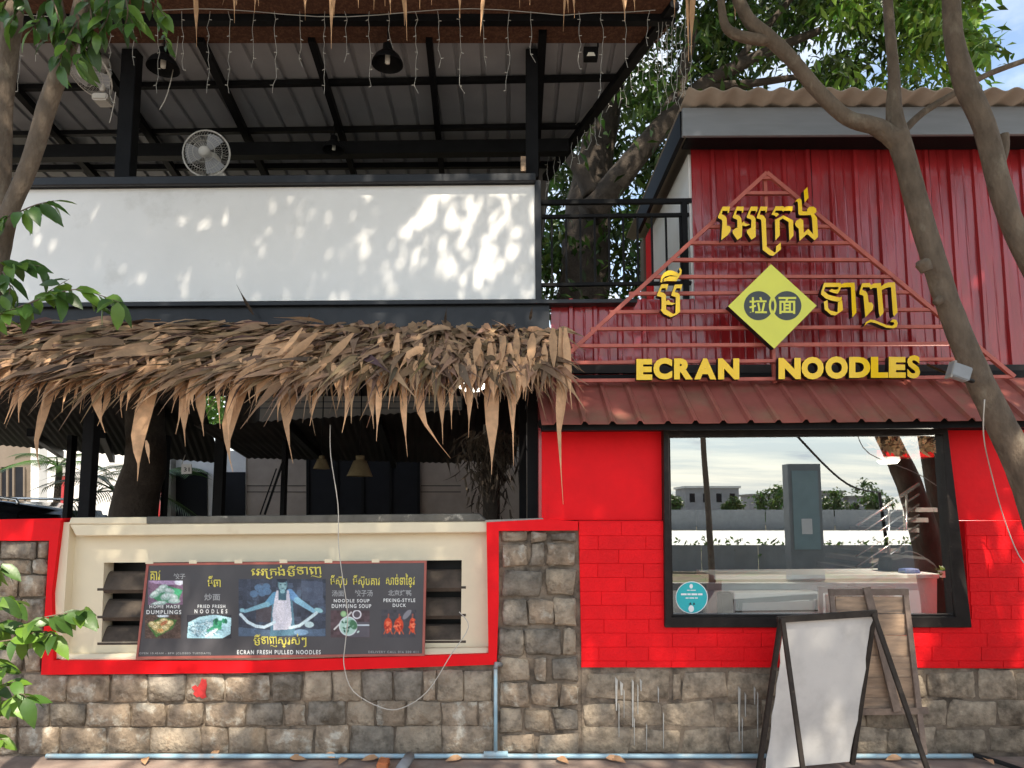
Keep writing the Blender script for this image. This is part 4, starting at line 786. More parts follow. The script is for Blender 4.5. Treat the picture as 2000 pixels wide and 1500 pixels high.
# ================================================================ CABLES AND PIPES
hw_ = tube('hanging_wire', [P(*q_, 4.62-.003*i) for i, q_ in enumerate([(645, 830), (646, 890), (660, 985), (661, 1060), (668, 1120), (679, 1200), (674, 1260), (672, 1300), (690, 1350), (745, 1382), (785, 1383), (835, 1350), (880, 1280), (915, 1225), (897, 1195)])], .0031, M_cable, None, 6, sm=4); meta(hw_, 'white wire looping down over the menu banner and stone wall', 'wire')
lw = tube('lamp_wire', [P(1923, 780, 4.0), P(1921, 850, 4.1), P(1935, 920, 4.4), P(1960, 1010, 4.6), P(1990, 1085, 4.6), P(2020, 1120, 4.6)], .0035, M_cable, None, 5, sm=4); meta(lw, 'thin pale wire hanging from the tree lamp across the red wall', 'wire')
bp_ = thing('water_pipe', P(968, 1470, YW-.05), 'pale blue plastic water pipe running along the foot of the wall', 'pipe')
YQ = YW-.06
tube('riser', [P(968, 1302, YQ), P(968, 1472, YQ)], .012, M_pvc, bp_, 10); tube('elbow', [P(978, 1298, YW-.02), P(969, 1297, YQ), P(968, 1306, YQ)], .016, M_pvcg, bp_, 8)
zp = .03
A_ = [P(90, 1484, YQ), P(500, 1480, YQ), P(968, 1474, YQ), P(1400, 1473, YQ), P(1900, 1473, YQ)]
for p_ in A_: p_.z = .025
tube('ground_run', A_, .0145, M_pvc, bp_, 10); tube('tee_joint', [P(945, 1473, YQ)+Vector((0, 0, .0)), P(992, 1473, YQ)], .019, M_pvc, bp_, 10)
dc = tube('drain_pipe_piece', [PG(783, 1502, .05), PG(800, 1478, .05)], .032, M_pvcg, None, 14); meta(dc, 'short grey plastic pipe stub lying on the pavement by the wall', 'pipe')
bk = box('brick_piece', tuple(PG(735, 1506)+Vector((0, 0, .002))), tuple(PG(762, 1494)+Vector((0, 0, .045))), M_redb, None, .006); bk.data.materials.clear(); bk.data.materials.append(mat('orange_brick', (.50, .17, .07), .9, .2, 20)); meta(bk, 'broken orange brick piece on the pavement beside the pipe stub', 'brick')
wd_ = thing('weed', PG(735, 1472), 'small green weed growing at the foot of the stone wall', 'plant')
for i in range(16):
    a = rnd.random()*6.28; V, Fc, k = leaves([PG(733, 1473)+Vector((rnd.gauss(0, .02), 0, rnd.random()*.06))], [(math.cos(a)*.7, -.4, rnd.uniform(.2, 1.2))], [(0, -.3, 1)], .06, .026, .5); obj('leaf', V, Fc, M_leafy, wd_, True)
for nm, x, y, cc in [('fallen_leaf', 580, 1475, 0), ('fallen_leaf', 668, 1470, 0), ('fallen_leaf', 690, 1472, 0), ('fallen_leaf', 752, 1474, 0), ('fallen_leaf', 768, 1473, 0), ('fallen_leaf', 915, 1472, 0), ('fallen_leaf', 300, 1476, 0), ('fallen_leaf', 1205, 1471, 0), ('fallen_leaf', 1195, 1472, 0), ('fallen_leaf', 1770, 1478, 0), ('fallen_leaf', 1930, 1486, 0), ('fallen_leaf', 1100, 1490, 0), ('fallen_leaf', 430, 1492, 0)]:
    g = PG(x, 1481, .012); a = rnd.random()*6.28; V, Fc, k = leaves([g-Vector((.04, .02, -.01))], [(math.cos(a), math.sin(a)*.5-.2, .15)], [(0, -.5, 1)], .10, .05, .3)
    o = obj(nm, V, Fc, M_thl, None, True); meta(o, 'dry fallen leaf on the pavement at the foot of the wall', 'leaf', 'fallen leaves along the wall')
sk_ = tube('black_hose', [P(1900, 1474, YQ)+Vector((0, 0, .0)), PG(1950, 1488, .02), PG(2020, 1512, .02)], .014, M_rubber, None, 8, sm=3); meta(sk_, 'black hose end joining the blue pipe on the pavement', 'hose')

# ================================================================ EASEL BOARD AND PLANK PANEL
ea = thing('easel_board', PG(1600, 1496), 'blank pale board in a dark wooden A-frame standing on the pavement', 'sign board')
Yt, Yb = 4.36, 4.50
def eb(x0, y0, Y0, x1, y1, Y1, w_=.027, name='frame_bar'): bar(name, P(x0, y0, Y0), P(x1, y1, Y1), w_, .03, M_easel, ea, up=(0, 1, 0), bev=.002)
V = []
n = 14
lef, rig = [], []
for i in range(n+1):
    t = i/n; lef.append(P(1533-38*t+rnd.uniform(-2, 2), 1211+292*t, Yt+(Yb-Yt)*t)); rig.append(P(1704-44*t+rnd.uniform(-3, 3), 1205+282*t, Yt+(Yb-Yt)*t))
V = lef+rig; Fc = [(i, i+1, n+2+i, n+1+i) for i in range(n)]
o = obj('board', V, Fc, M_board, ea); md = o.modifiers.new('thick', 'SOLIDIFY'); md.thickness = .006; md.offset = 0
eb(1518, 1210, Yt-.02, 1712, 1197, Yt-.02, .036); eb(1526, 1206, Yt+.012, 1482, 1505, Yb+.02); eb(1706, 1202, Yt+.012, 1664, 1492, Yb+.02)
f1, f2 = PG(1574, 1545), PG(1826, 1545)
bar('front_leg', P(1528, 1208, Yt-.045), f1, .026, .022, M_easel, ea, up=(0, 1, 0), bev=.002); bar('front_leg', P(1706, 1198, Yt-.045), f2, .026, .022, M_easel, ea, up=(0, 1, 0), bev=.002)
pp = thing('plank_panel', PG(1740, 1484), 'old brown plank panel leaning on the wall behind the easel board', 'wooden panel')
def yp(y): return 4.69-.13*(y-1150)/330
def pbar(x0, y0, x1, y1, w_, m, name, dY=0, th_=.02): bar(name, P(x0, y0, yp(y0)+dY), P(x1, y1, yp(y1)+dY), w_, th_, m, pp, up=(0, 1, 0), bev=.0015)
ys = [1164, 1198, 1240, 1281, 1322, 1362, 1384]
for a, b in zip(ys, ys[1:]):
    t = ((a+b)/2-1150)/330; pbar(1628+40*t, (a+b)/2, 1768+36*t, (a+b)/2+1, (b-a-2.4)/ppm(4.62), M_wood, 'plank', .012, .012)
pbar(1622, 1150, 1662, 1470, .030, M_woodd, 'stile', -.006); pbar(1767, 1150, 1805, 1474, .034, M_woodd, 'stile', -.006)
pbar(1620, 1157, 1774, 1156, .040, M_woodd, 'top_rail', -.010); pbar(1640, 1391, 1812, 1388, .038, M_woodd, 'bottom_rail', -.010); pbar(1692, 1147, 1752, 1390, .048, M_woodd, 'brace', -.030)

# ================================================================ ROOM BEHIND THE WINDOW
ct = thing('counter', (P(1640, 1210, 5.0)), 'long white counter inside the shop window', 'counter')
slab('counter_top', [(1395, 1124), (1835, 1121), (1835, 1130), (1395, 1133)], 5.05, .5, M_counter, ct, bev=.004); slab('counter_front', [(1410, 1133), (1830, 1130), (1830, 1320), (1410, 1320)], 5.12, .4, M_counter, ct)
ac = thing('white_case', P(1530, 1205, 4.95), 'white boxed appliance with a dark end standing in the shop window', 'appliance')
slab('body', [(1434, 1158), (1600, 1156), (1600, 1206), (1434, 1206)], 4.88, .15, M_counter, ac, bev=.008); slab('end_cap', [(1411, 1160), (1432, 1159), (1432, 1206), (1411, 1206)], 4.89, .13, M_steel, ac); slab('lower_strip', [(1436, 1193), (1598, 1191), (1598, 1194), (1436, 1196)], 4.876, .006, M_cap, ac)
bx = slab('blue_box', [(1768, 1112), (1796, 1111), (1802, 1126), (1768, 1127)], 5.1, .1, M_blue, None, bev=.008); meta(bx, 'small blue plastic box on the white counter inside the window', 'box')
bg_ = thing('black_bag', P(1790, 1126, 5.3), 'black bag slumped on the counter inside the window', 'bag')
slab('bag_body', [(1736, 1124), (1738, 1090), (1768, 1084), (1810, 1088), (1830, 1102), (1838, 1122)], 5.25, .18, M_rubber, bg_, bev=.02); tube('bag_strap', [P(1745, 1092, 5.3), P(1775, 1078, 5.3), P(1805, 1090, 5.3)], .01, M_rubber, bg_, 6, sm=4)
sr = thing('stair_railing', P(1760, 1080, 6.4), 'stainless steel stair railing seen through the shop window', 'railing')
for k in range(6): tube('handrail' if k == 0 else 'rail', [P(1672, 1028+k*20, 6.4), P(1795, 945+k*20, 6.4)], .018 if k == 0 else .010, M_chrome, sr, 8)
for x, y in ((1736, 985), (1770, 962)): tube('stanchion', [P(x, y, 6.4), P(x, y+125, 6.4)], .014, M_chrome, sr, 8)
stp = thing('inner_stairs', P(1740, 1130, 6.7), 'dark stair treads behind the steel railing inside the shop', 'stairs')
for k in range(7): a = P(1680+k*18, 1120-k*20, 6.5); box('tread', (a.x, 6.5, a.z), (a.x+.2, 7.4, a.z+.04), M_conc, stp)
ib = thing('planter_beam', P(1765, 890, 6.6), 'red beam topped with dry leaves inside the shop window', 'beam')
slab('beam', [(1713, 879), (1824, 879), (1824, 893), (1713, 893)], 6.6, .2, M_red, ib); slab('post', rect(1716, 1722, 893, 1000), 6.65, .06, M_steel, ib)
B = np.array([P(npr.uniform(1712, 1824), npr.uniform(862, 880), 6.58)[:] for _ in range(220)]); V, Fc, k = leaves(B, randdir(220), randdir(220), .12, .03, .3)
o = obj('dry_leaves', V, Fc, M_thatch, ib, True, col=np.repeat(np.array([[.26, .17, .09]])*npr.uniform(.5, 1.4, 220)[:, None], k, 0)); meta(o, kind='stuff')
il = thing('shop_ceiling_lamp', P(1735, 904, 6.3), 'lit round ceiling lamp inside the shop behind the window', 'lamp'); c = P(1735, 900, 6.3)
lathe('diffuser', [(.001, -.03), (.07, -.025), (.09, 0)], c, M_lit, il, 20); lathe('base', [(.095, 0), (.095, .03), (.001, .03)], c, M_counter, il, 20)
ill = bpy.data.lights.new('lamp_light', 'POINT'); ill.energy = 40; ill.color = (1, .96, .9); ill.shadow_soft_size = .09; ilo = bpy.data.objects.new('lamp_light', ill); COL.objects.link(ilo); ilo.parent = il; ilo.location = Vector((c.x, c.y-.9, c.z-.12))-WP[il.name]
gp = thing('small_green_plant', P(1842, 1126, 5.2), 'little bright green potted plant at the end of the counter', 'plant')
lathe('pot', [(.02, 0), (.035, .05), (.03, .05)], P(1842, 1128, 5.2), M_counter, gp, 12)
for i in range(18):
    V, Fc, k = leaves([P(1842, 1118, 5.2)], randdir(1)+[[0, 0, .6]], [(0, 0, 1)], .055, .03, .4); obj('leaf', V, Fc, M_leafy, gp, True)

# ================================================================ BEHIND THE THATCH: yard and rear house
rh = thing('rear_house', P(600, 1005, 10.5), 'tan and white house behind the dark ground floor terrace', 'house')
YH = 10.5
slab('white_wall', [(318, 880), (480, 880), (480, 1100), (318, 1100)], YH, .2, M_wallg, rh); slab('door', rect(341, 404, 922, 1100), YH-.03, .04, M_door, rh); slab('door', rect(424, 478, 922, 1100), YH-.03, .04, M_door, rh)
slab('pillar', rect(322, 334, 885, 1100), YH-.2, .15, M_conc, rh)
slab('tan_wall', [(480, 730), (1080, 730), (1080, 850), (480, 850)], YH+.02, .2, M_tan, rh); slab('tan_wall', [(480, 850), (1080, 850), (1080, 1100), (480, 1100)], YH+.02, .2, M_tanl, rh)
for y in (948, 960): slab('wall_groove', rect(482, 597, y, y+1.6), YH+.012, .01, M_blk, rh); slab('wall_groove', rect(822, 900, y, y+1.6), YH+.012, .01, M_blk, rh)
for y in (784, 796): slab('wall_groove', rect(505, 900, y, y+1.6), YH+.012, .01, M_blk, rh)
slab('parapet_coping', [(480, 742), (560, 738), (930, 738), (930, 748), (560, 748), (480, 775)], YH-.1, .3, M_conc, rh)
wd2 = slab('glass_door', rect(598, 820, 890, 1100), YH-.02, .04, M_door, rh)
for x in (598, 655, 706, 760, 815): slab('door_frame', rect(x, x+5, 890, 1100), YH-.05, .02, M_steel, wd2)
lt = thing('lean_to_roof', P(650, 880, 7.5), 'low dark corrugated lean-to roof in the rear yard', 'roof')
def leanto(c0, c1, c2, c3, Y0, Y1, per=16):
    V, Fc = [], []; n = int(abs(c1[0]-c0[0])/per*4)
    for i in range(n+1):
        t = i/n; h = .008*math.cos(t*n/4*2*math.pi)
        a = P(c0[0]+(c1[0]-c0[0])*t, c0[1]+(c1[1]-c0[1])*t, Y0); b = P(c3[0]+(c2[0]-c3[0])*t, c3[1]+(c2[1]-c3[1])*t, Y1); V += [a+Vector((0, 0, h)), b+Vector((0, 0, h))]
    for i in range(n): Fc.append((2*i, 2*i+1, 2*i+3, 2*i+2))
    o = obj('corrugated_sheet', V, Fc, M_dark, lt, True); md = o.modifiers.new('thick', 'SOLIDIFY'); md.thickness = .008
leanto((378, 832), (930, 800), (900, 905), (480, 895), 7.0, 9.2); leanto((-160, 742), (385, 748), (432, 905), (-20, 868), 7.1, 9.2); leanto((440, 752), (520, 752), (500, 790), (440, 790), 7.7, 8.2); leanto((900, 740), (1060, 740), (1000, 905), (905, 900), 7.1, 10.2)
for a, b in (((560, 820), (640, 900)), ((740, 812), (770, 900)), ((200, 838), (220, 890)), ((60, 835), (120, 880))): bar('roof_joist', P(*a, 7.05)-Vector((0, 0, .05)), P(*b, 9.1)-Vector((0, 0, .05)), .06, .08, M_steel, lt)
for x, w_ in ((552, 8), (318, 6), (425, 18), (130, 9)): a = P(x, 950, 7.9); box('roof_post', (a.x-w_/2/ppm(7.9), 7.9, 0), (a.x+w_/2/ppm(7.9), 8.0, P(x, 850, 7.9).z), M_steel, lt)
bar('stay_rod', P(508, 1005, 7.82), P(540, 915, 7.82), .012, .012, M_steel, lt); bar('stay_rod', P(517, 1005, 7.8), P(553, 900, 7.8), .02, .02, M_steel, lt); 
rb = thing('side_building', P(30, 1005, 11), 'pale side building with a barred window beyond the parked car', 'building')
slab('wall', [(-200, 850), (60, 850), (60, 1150), (-200, 1150)], 11.0, .2, M_tan, rb); slab('corner_wall', rect(60, 76, 862, 1150), 10.9, .2, M_wall2, rb); slab('window', rect(0, 46, 912, 970), 10.97, .05, M_door, rb)
for x in (-2, 12, 24, 45): slab('shutter_bar', rect(x, x+3, 912, 970), 10.94, .03, M_tan, rb)
fb = thing('white_gatehouse', P(105, 1000, 13), 'bright white wall with a red gate beyond the yard posts', 'building')
slab('wall', rect(85, 320, 880, 1150), 13.5, .2, M_wall2, fb); slab('gate', rect(118, 132, 930, 1150), 13.4, .1, M_clad, fb); slab('gate', rect(300, 312, 930, 1150), 13.4, .1, M_clad, fb)
# parked car, only its roof shows over the wall
car = thing('parked_car', (-6.6, 8.6, 0), 'black parked car behind the low wall at the yard entrance', 'car')
zr = P(60, 977, 8.0).z; xe = P(133, 1000, 8.0).x
prof = [(xe-4.4, .35), (xe-4.4, .8), (xe-3.6, .95), (xe-2.7, zr-.03), (xe-1.0, zr), (xe-.35, zr-.12), (xe-.02, .95), (xe, .6), (xe-.05, .35)]
bm = bmesh.new(); fs = bm.faces.new([bm.verts.new((x, 7.7, z)) for x, z in prof]); r_ = bmesh.ops.extrude_face_region(bm, geom=[fs]); bmesh.ops.translate(bm, verts=[g for g in r_['geom'] if isinstance(g, bmesh.types.BMVert)], vec=(0, 1.7, 0)); bmesh.ops.bevel(bm, geom=bm.edges[:], offset=.05, segments=2, affect='EDGES'); frombm('body', bm, M_carp, car, True)
for pts in ([(xe-3.3, .98), (xe-2.6, zr-.12), (xe-1.8, zr-.1), (xe-1.8, .98)], [(xe-1.7, .98), (xe-1.7, zr-.1), (xe-.75, zr-.13), (xe-.3, .98)]):
    V = [(x, 7.69, z) for x, z in pts]; obj('side_window', V, [(0, 1, 2, 3)], M_door, car)
for Y in (7.9, 9.2): tube('roof_rail', [(xe-2.6, Y, zr-.02), (xe-2.4, Y, zr+.04), (xe-.7, Y, zr+.03), (xe-.5, Y, zr-.05)], .018, M_chrome, car, 6, sm=3)
for x in (xe-3.5, xe-.85):
    for Y in (7.72, 9.2): wv = lathe('wheel', [(.001, -.01), (.2, -.01), (.34, .0), (.35, .05), (.35, .16), (.34, .2), (.001, .2)], (x, Y, .35), M_rubber, car, 20, (0, 1, 0)); lathe('rim', [(.001, -.02), (.19, -.015), (.2, .0)], (x, Y, .35), M_chrome, wv, 16, (0, 1, 0))
def palm(c, n, ln, label):
    t = thing('palm_plant', (c.x, c.y, 0), label, 'plant', 'palms in the rear yard'); tube('stem', [(c.x, c.y, 0), (c.x+.03, c.y, c.z)], [.07, .04], M_barkd, t, 7)
    for i in range(n):
        a = 6.283*i/n+rnd.random()*.5; el = rnd.uniform(.1, 1.0); d = Vector((math.cos(a)*math.cos(el), math.sin(a)*math.cos(el), math.sin(el))); pts = [c+d*ln*s_-Vector((0, 0, ln*.55*s_*s_)) for s_ in np.linspace(0, 1, 9)]
        vf = [tubevf(pts, [.012*(1-s_*.8) for s_ in np.linspace(0, 1, 9)], 4)]; side = d.cross(Vector((0, 0, 1))).normalized(); B, D = [], []
        for s_ in np.linspace(.15, 1, 26):
            k0 = min(7, int(s_*8)); p_ = pts[k0].lerp(pts[k0+1], s_*8-k0)
            for sg_ in (-1, 1): B.append(p_[:]); D.append((side*sg_+d*.55-Vector((0, 0, .3)))[:])
        V2, F2, k = leaves(B, D, [(0, 0, 1)]*len(B), ln*.34, .022, .3, .3, 1, 'blade'); vf.append(([Vector(v) for v in V2], [tuple(q_) for q_ in F2.tolist()])); V, Fc = join(vf); obj('frond', V, Fc, M_leaf, t)
palm(P(225, 960, 9.5), 10, 1.0, 'feathery dark palm between the yard posts'); palm(P(300, 940, 10.2), 9, .9, 'feathery dark palm beside the dark yard trunk'); palm(P(112, 910, 10), 8, .7, 'small palm over the parked car by the yard wall')
yt = thing('yard_tree', P(270, 1005, 7.6), 'thick dark tree trunk rising through the yard roof', 'tree')
tube('trunk', [(P(258, 1005, 7.6).x, 7.6, 0), P(262, 1000, 7.6), P(285, 900, 7.6), P(282, 780, 7.6), P(285, 640, 7.6)], [.26, .235, .2, .19, .17], M_barkd, yt, 14, .12, 4)
tube('trunk', [P(470, 840, 8.2), P(480, 740, 8.2), P(492, 640, 8.2)], [.19, .18, .16], M_barkd, yt, 12, .12, 4)
n = 700; B = np.array([P(npr.uniform(370, 455), npr.uniform(700, 840), npr.uniform(11, 13))[:] for _ in range(n)]); V, Fc, k = leaves(B, randdir(n), randdir(n)+[0, 0, 1], .16, .07, .3)
o = obj('crown', V, Fc, M_crown, yt, True, col=np.repeat(np.array([[.09, .2, .03]])*npr.uniform(.5, 1.5, n)[:, None], k, 0)); meta(o, kind='stuff')
dv = thing('dry_vine_post', P(955, 1010, 5.9), 'post smothered in dry hanging vine leaves at the edge of the terrace', 'plant')
tube('post', [(P(960, 1000, 5.9).x, 5.9, .3), P(960, 830, 5.9)], .07, M_barkd, dv, 8)
n = 620; B = np.array([(P(960+npr.normal(0, 26), 840+abs(npr.normal(0, 60)), 5.85+npr.normal(0, .06)))[:] for _ in range(n)]); D = np.c_[npr.normal(0, .35, n), npr.normal(-.1, .3, n), -npr.uniform(.4, 1, n)]; V, Fc, k = leaves(B, D, randdir(n), npr.uniform(.08, .2, n), .02, .3, .3, 2, 'blade')
o = obj('dry_leaves', V, Fc, M_thatch, dv, True, col=np.repeat(np.array([[.10, .075, .055]])*npr.uniform(.4, 1.5, n)[:, None], k, 0)); meta(o, kind='stuff')
for x, y, w_, lab in ((628, 906, 32, 'small tan cloth lampshade hanging in the dark terrace'), (703, 915, 50, 'wide tan cloth lampshade hanging in the dark terrace')):
    c = P(x, y, 6.6); r = w_/2/ppm(6.6); t = thing('cloth_lamp', c, lab, 'lamp'); h = r*1.1; lathe('shade', [(r, -h*.55), (r*.5, h*.55), (r*.48, h*.55), (r*.97, -h*.55)], c, M_shade, t, 20); tube('cord', [c, (c.x, c.y, zs)], .006, M_steel, t, 5); lathe('finial', [(.001, h*.95), (r*.35, h*.9), (r*.35, h*.62), (r*.12, h*.5)], c, M_shade, t, 12)
oc = thing('oval_ceiling_lamp', P(920, 750, 6.0), 'glowing oval ceiling lamp behind the thatch edge', 'lamp'); c = P(922, 752, 6.0); lathe('glass_bowl', [(.001, -.06), (.07, -.05), (.115, -.02), (.125, 0)], c, M_lit, oc, 20); lathe('base', [(.13, 0), (.13, .03), (.001, .03)], c, M_tan, oc, 20)
ns_ = thing('number_sign', P(364, 925, 7.6), 'small white sign numbered 31 hanging in the yard', 'sign'); slab('plate', [(354, 907), (374, 906), (374, 925), (354, 926)], 7.6, .01, M_wall2, ns_); flattext('31', 359, 370, 913, 921, 7.597, M_blk, ns_); tube('string', [P(355, 907, 7.6), P(362, 888, 7.6)], .004, M_cable, ns_, 5)
wp_ = tube('drain_pipe', [P(1042, 1012, 5.0), P(1042, 896, 5.0)], .014, M_wall2, None, 8); meta(wp_, 'thin white drain pipe beside the red shop corner', 'pipe')
bar_ = thing('corner_post', P(1030, 1010, 5.0), 'black steel post at the corner of the shop and terrace', 'post'); a, b = P(1030, 900, 4.98), P(1051, 900, 4.98); box('shaft', (a.x, 4.98, .9), (b.x, 5.04, zs), M_steel, bar_); box('foot_plate', (a.x-.03, 4.95, .87), (b.x+.03, 5.08, .9), M_steel, bar_)
# ================================================================ TREES
lp = None
def leafmesh(seed):
    V, Fc, k = leaves([(0, 0, 0)], [(1, 0, 0)], [(0, 0, 1)], 1.0, .46, [.12, .3, .45][seed], .22, 3, 'oval'); me = bpy.data.meshes.new('leaf'); me.from_pydata(V.tolist(), [], Fc.tolist()); me.polygons.foreach_set('use_smooth', [True]*len(me.polygons)); return me
LM = []
for m in (M_leaf, M_leafy):
    for s in range(3): me = leafmesh(s); me.materials.append(m); LM.append(me)
def putleaf(parent, pos, d, up, ln, young=False):
    d = Vector(d).normalized(); s = d.cross(Vector(up)).normalized(); u = s.cross(d); M = Matrix((d, -s, u)).transposed().to_4x4(); M = Matrix.Translation(Vector(pos)-WP[parent.name])@M@Matrix.Scale(ln, 4)
    o = bpy.data.objects.new('leaf', LM[(3 if young else 0)+rnd.randrange(3)]); COL.objects.link(o); o.parent = parent; o.matrix_local = M; return o
def twig(parent, pts, Y, nl, ln, young=.25, r=.006, spread=1.0, m=M_bark):
    W = [P(x, y, Y+(0 if i == 0 else rnd.uniform(-.1, .1))) for i, (x, y) in enumerate(pts)]; tube('twig', W, [r*(1-.6*i/(len(W)-1)) for i in range(len(W))], m, parent, 5, sm=3)
    for i in range(nl):
        t = (i+.6)/nl*(len(W)-1); k = min(len(W)-2, int(t)); p = W[k].lerp(W[k+1], t-k); ax = (W[k+1]-W[k]).normalized(); sd = 1 if i % 2 else -1
        d = ax*.6+Vector((0, 0, 1)).cross(ax).normalized()*sd*.5*spread+Vector((rnd.gauss(0, .45), rnd.gauss(-.1, .4), rnd.uniform(-.95, .1)))
        putleaf(parent, p, d, (rnd.gauss(0, .35), -.75+rnd.gauss(0, .35), .8), ln*rnd.uniform(.75, 1.2), rnd.random() < young)
def canopy(parent, cx, cy, cz, rx, ry, rz, n, base=(.05, .11, .022), ln=.13, clumps=26, name='crown', bright=1.0):
    cc = npr.normal(size=(clumps, 3)); cc /= np.linalg.norm(cc, axis=1)[:, None]; cc *= npr.uniform(.35, 1, clumps)[:, None]**.6
    i = npr.integers(0, clumps, n); B = (cc[i]+npr.normal(0, .17, (n, 3)))*[rx, ry, rz]+[cx, cy, cz]
    D = randdir(n, .7)-[0, 0, .35]; V, Fc, k = leaves(B, D, randdir(n)*.7+[0, 0, 1], npr.uniform(.7, 1.25, n)*ln, ln*.5, .3, .2, 1)
    c = np.array([base])*(npr.uniform(.6, 1.5, n)*npr.uniform(.7, 1.35, clumps)[i]*bright)[:, None]; c[:, 0] *= npr.uniform(.8, 1.5, n)
    o = obj(name, V, Fc, M_crown, parent, True, col=np.repeat(c, k, 0)); meta(o, kind='stuff'); return o
def limb(parent, pts, Y, name='branch', m=M_bark, seg=12, Ys=None):
    W = [P(x, y, Y if Ys is None else Ys[i]) for i, (x, y, w_) in enumerate(pts)]; rr = [w_/2/ppm(v.y)*.98 for v, (x, y, w_) in zip(W, pts)]
    return tube(name, W, rr, m, parent, seg, .06, 5)
# ---- left street tree
YLT = 3.55
g = P(-110, 1560, YLT); lt_ = thing('street_tree', (g.x, YLT, 0), 'slim forked street tree with glossy leaves in front of the white parapet', 'tree')
tube('trunk', [(g.x, YLT, -.05), P(-95, 1200, YLT), P(-70, 900, YLT), P(-40, 700, YLT), P(-14, 560, YLT)], [.12, .10, .085, .075, .06], M_bark, lt_, 12, .06, 4)
limb(lt_, [(-14, 560, 44), (0, 480, 42), (22, 405, 34), (58, 320, 34), (90, 215, 36), (124, 118, 34), (150, 40, 30), (175, -60, 26)], YLT)
limb(lt_, [(-30, 620, 50), (-14, 500, 46), (0, 350, 40), (6, 200, 38), (22, 60, 38), (36, -40, 34)], YLT+.12)
limb(lt_, [(160, 60, 12), (190, 30, 13), (235, -40, 13)], YLT); limb(lt_, [(6, 60, 16), (-10, 20, 14), (-30, -30, 12)], YLT+.1)
limb(lt_, [(140, 70, 14), (120, 20, 12), (110, -50, 12)], YLT)
for pts, nl in [([(150, 20), (130, 60), (110, 110)], 14), ([(170, -20), (180, 50), (175, 105)], 15), ([(120, -30), (85, 30), (60, 60)], 13), ([(200, -30), (215, 20), (190, 70)], 12), ([(235, -40), (250, 20), (240, 60)], 9), ([(240, -40), (290, -5), (325, 35)], 11), ([(60, -40), (40, 10), (20, 45)], 9), ([(150, 40), (125, 90), (115, 130)], 12), ([(90, -30), (115, 40), (95, 80)], 12), ([(20, -20), (5, 20), (-10, 40)], 6), ([(210, -40), (235, 0), (262, 50)], 9), ([(165, 60), (160, 95), (150, 125)], 10)]:
    twig(lt_, pts, YLT-.1, nl, .115, .22, .005)
twig(lt_, [(300, -30), (318, 60), (330, 95)], YLT+.3, 14, .055, .4, .003)
for pts, nl in [([(35, 415), (70, 400), (105, 392)], 11), ([(20, 420), (5, 430), (-10, 425)], 6), ([(0, 510), (40, 515), (82, 520)], 11), ([(5, 530), (20, 560), (10, 600)], 9)]: twig(lt_, pts, YLT-.08, nl, .125, .3, .004)
twig(lt_, [(-20, 620), (30, 603), (90, 580), (150, 565), (205, 580), (232, 590)], YLT-.15, 30, .12, .45, .0045); twig(lt_, [(30, 603), (70, 585), (110, 560), (135, 545)], YLT-.1, 10, .115, .2, .003)
# ---- low bush at the lower left corner
g = P(-60, 1560, 3.3); lb = thing('corner_bush', (g.x, 3.3, 0), 'green glossy shrub reaching in front of the left stone wall', 'shrub')
tube('stem', [(g.x, 3.3, 0), P(-70, 1400, 3.3), P(-50, 1200, 3.3), P(-40, 1080, 3.3)], [.03, .025, .02, .012], M_bark, lb, 8, .1, 3)
for pts, nl in [([(-50, 1210), (30, 1225), (90, 1205), (150, 1195), (165, 1190)], 26), ([(-50, 1260), (20, 1250), (70, 1235), (110, 1240)], 17), ([(-40, 1110), (-10, 1105), (5, 1100)], 5), ([(-50, 1180), (0, 1165), (30, 1175)], 9), ([(-60, 1380), (0, 1375), (40, 1355), (52, 1365)], 14), ([(-60, 1340), (-5, 1340), (30, 1330)], 9), ([(-60, 1450), (-20, 1440), (10, 1445)], 7), ([(-40, 1290), (-5, 1300), (10, 1310)], 7)]:
    twig(lb, pts, 3.25, nl, .115, .45, .004)
# ---- right street tree
YRT = 4.15
g = P(2110, 1560, YRT); rt = thing('street_tree', (g.x, YRT, 0), 'leaning grey street tree forking in front of the red shop wall', 'tree')
W = [(g.x+.1, YRT, -.05), P(2085, 1250, YRT), P(2045, 1060, YRT), P(2003, 930, YRT), P(1955, 830, YRT), P(1905, 725, YRT), P(1850, 590, YRT), P(1803, 440, YRT), P(1770, 320, YRT), P(1752, 262, YRT)]
tube('trunk', W, [.15, .115, .10, .088, .079, .072, .067, .066, .063, .067], M_bark, rt, 16, .07, 5)
limb(rt, [(1758, 282, 42), (1715, 249, 36), (1655, 230, 31), (1600, 180, 29), (1545, 115, 29), (1500, 72, 31), (1460, 35, 27), (1425, -40, 23)], YRT)
limb(rt, [(1512, 80, 24), (1460, 74, 24), (1422, 58, 20), (1410, 20, 16), (1405, -50, 14)], YRT)
limb(rt, [(1754, 270, 46), (1746, 215, 32), (1746, 150, 23), (1738, 60, 21), (1730, -50, 20)], YRT+.02)
limb(rt, [(1764, 258, 15), (1800, 222, 14), (1860, 185, 13), (1930, 145, 12), (2020, 112, 11)], YRT+.1)
limb(rt, [(1810, 530, 22), (1803, 515, 30), (1800, 508, 20)], YRT-.1); limb(rt, [(1955, 320, 16), (1962, 290, 18), (1962, 262, 17)], YRT-.05)
limb(rt, [(1836, 585, 20), (1826, 592, 14)], YRT-.08)
g = P(2150, 1560, 3.95); r2 = thing('street_tree', (g.x, 3.95, 0), 'second bare grey trunk leaning beside the forked street tree', 'tree')
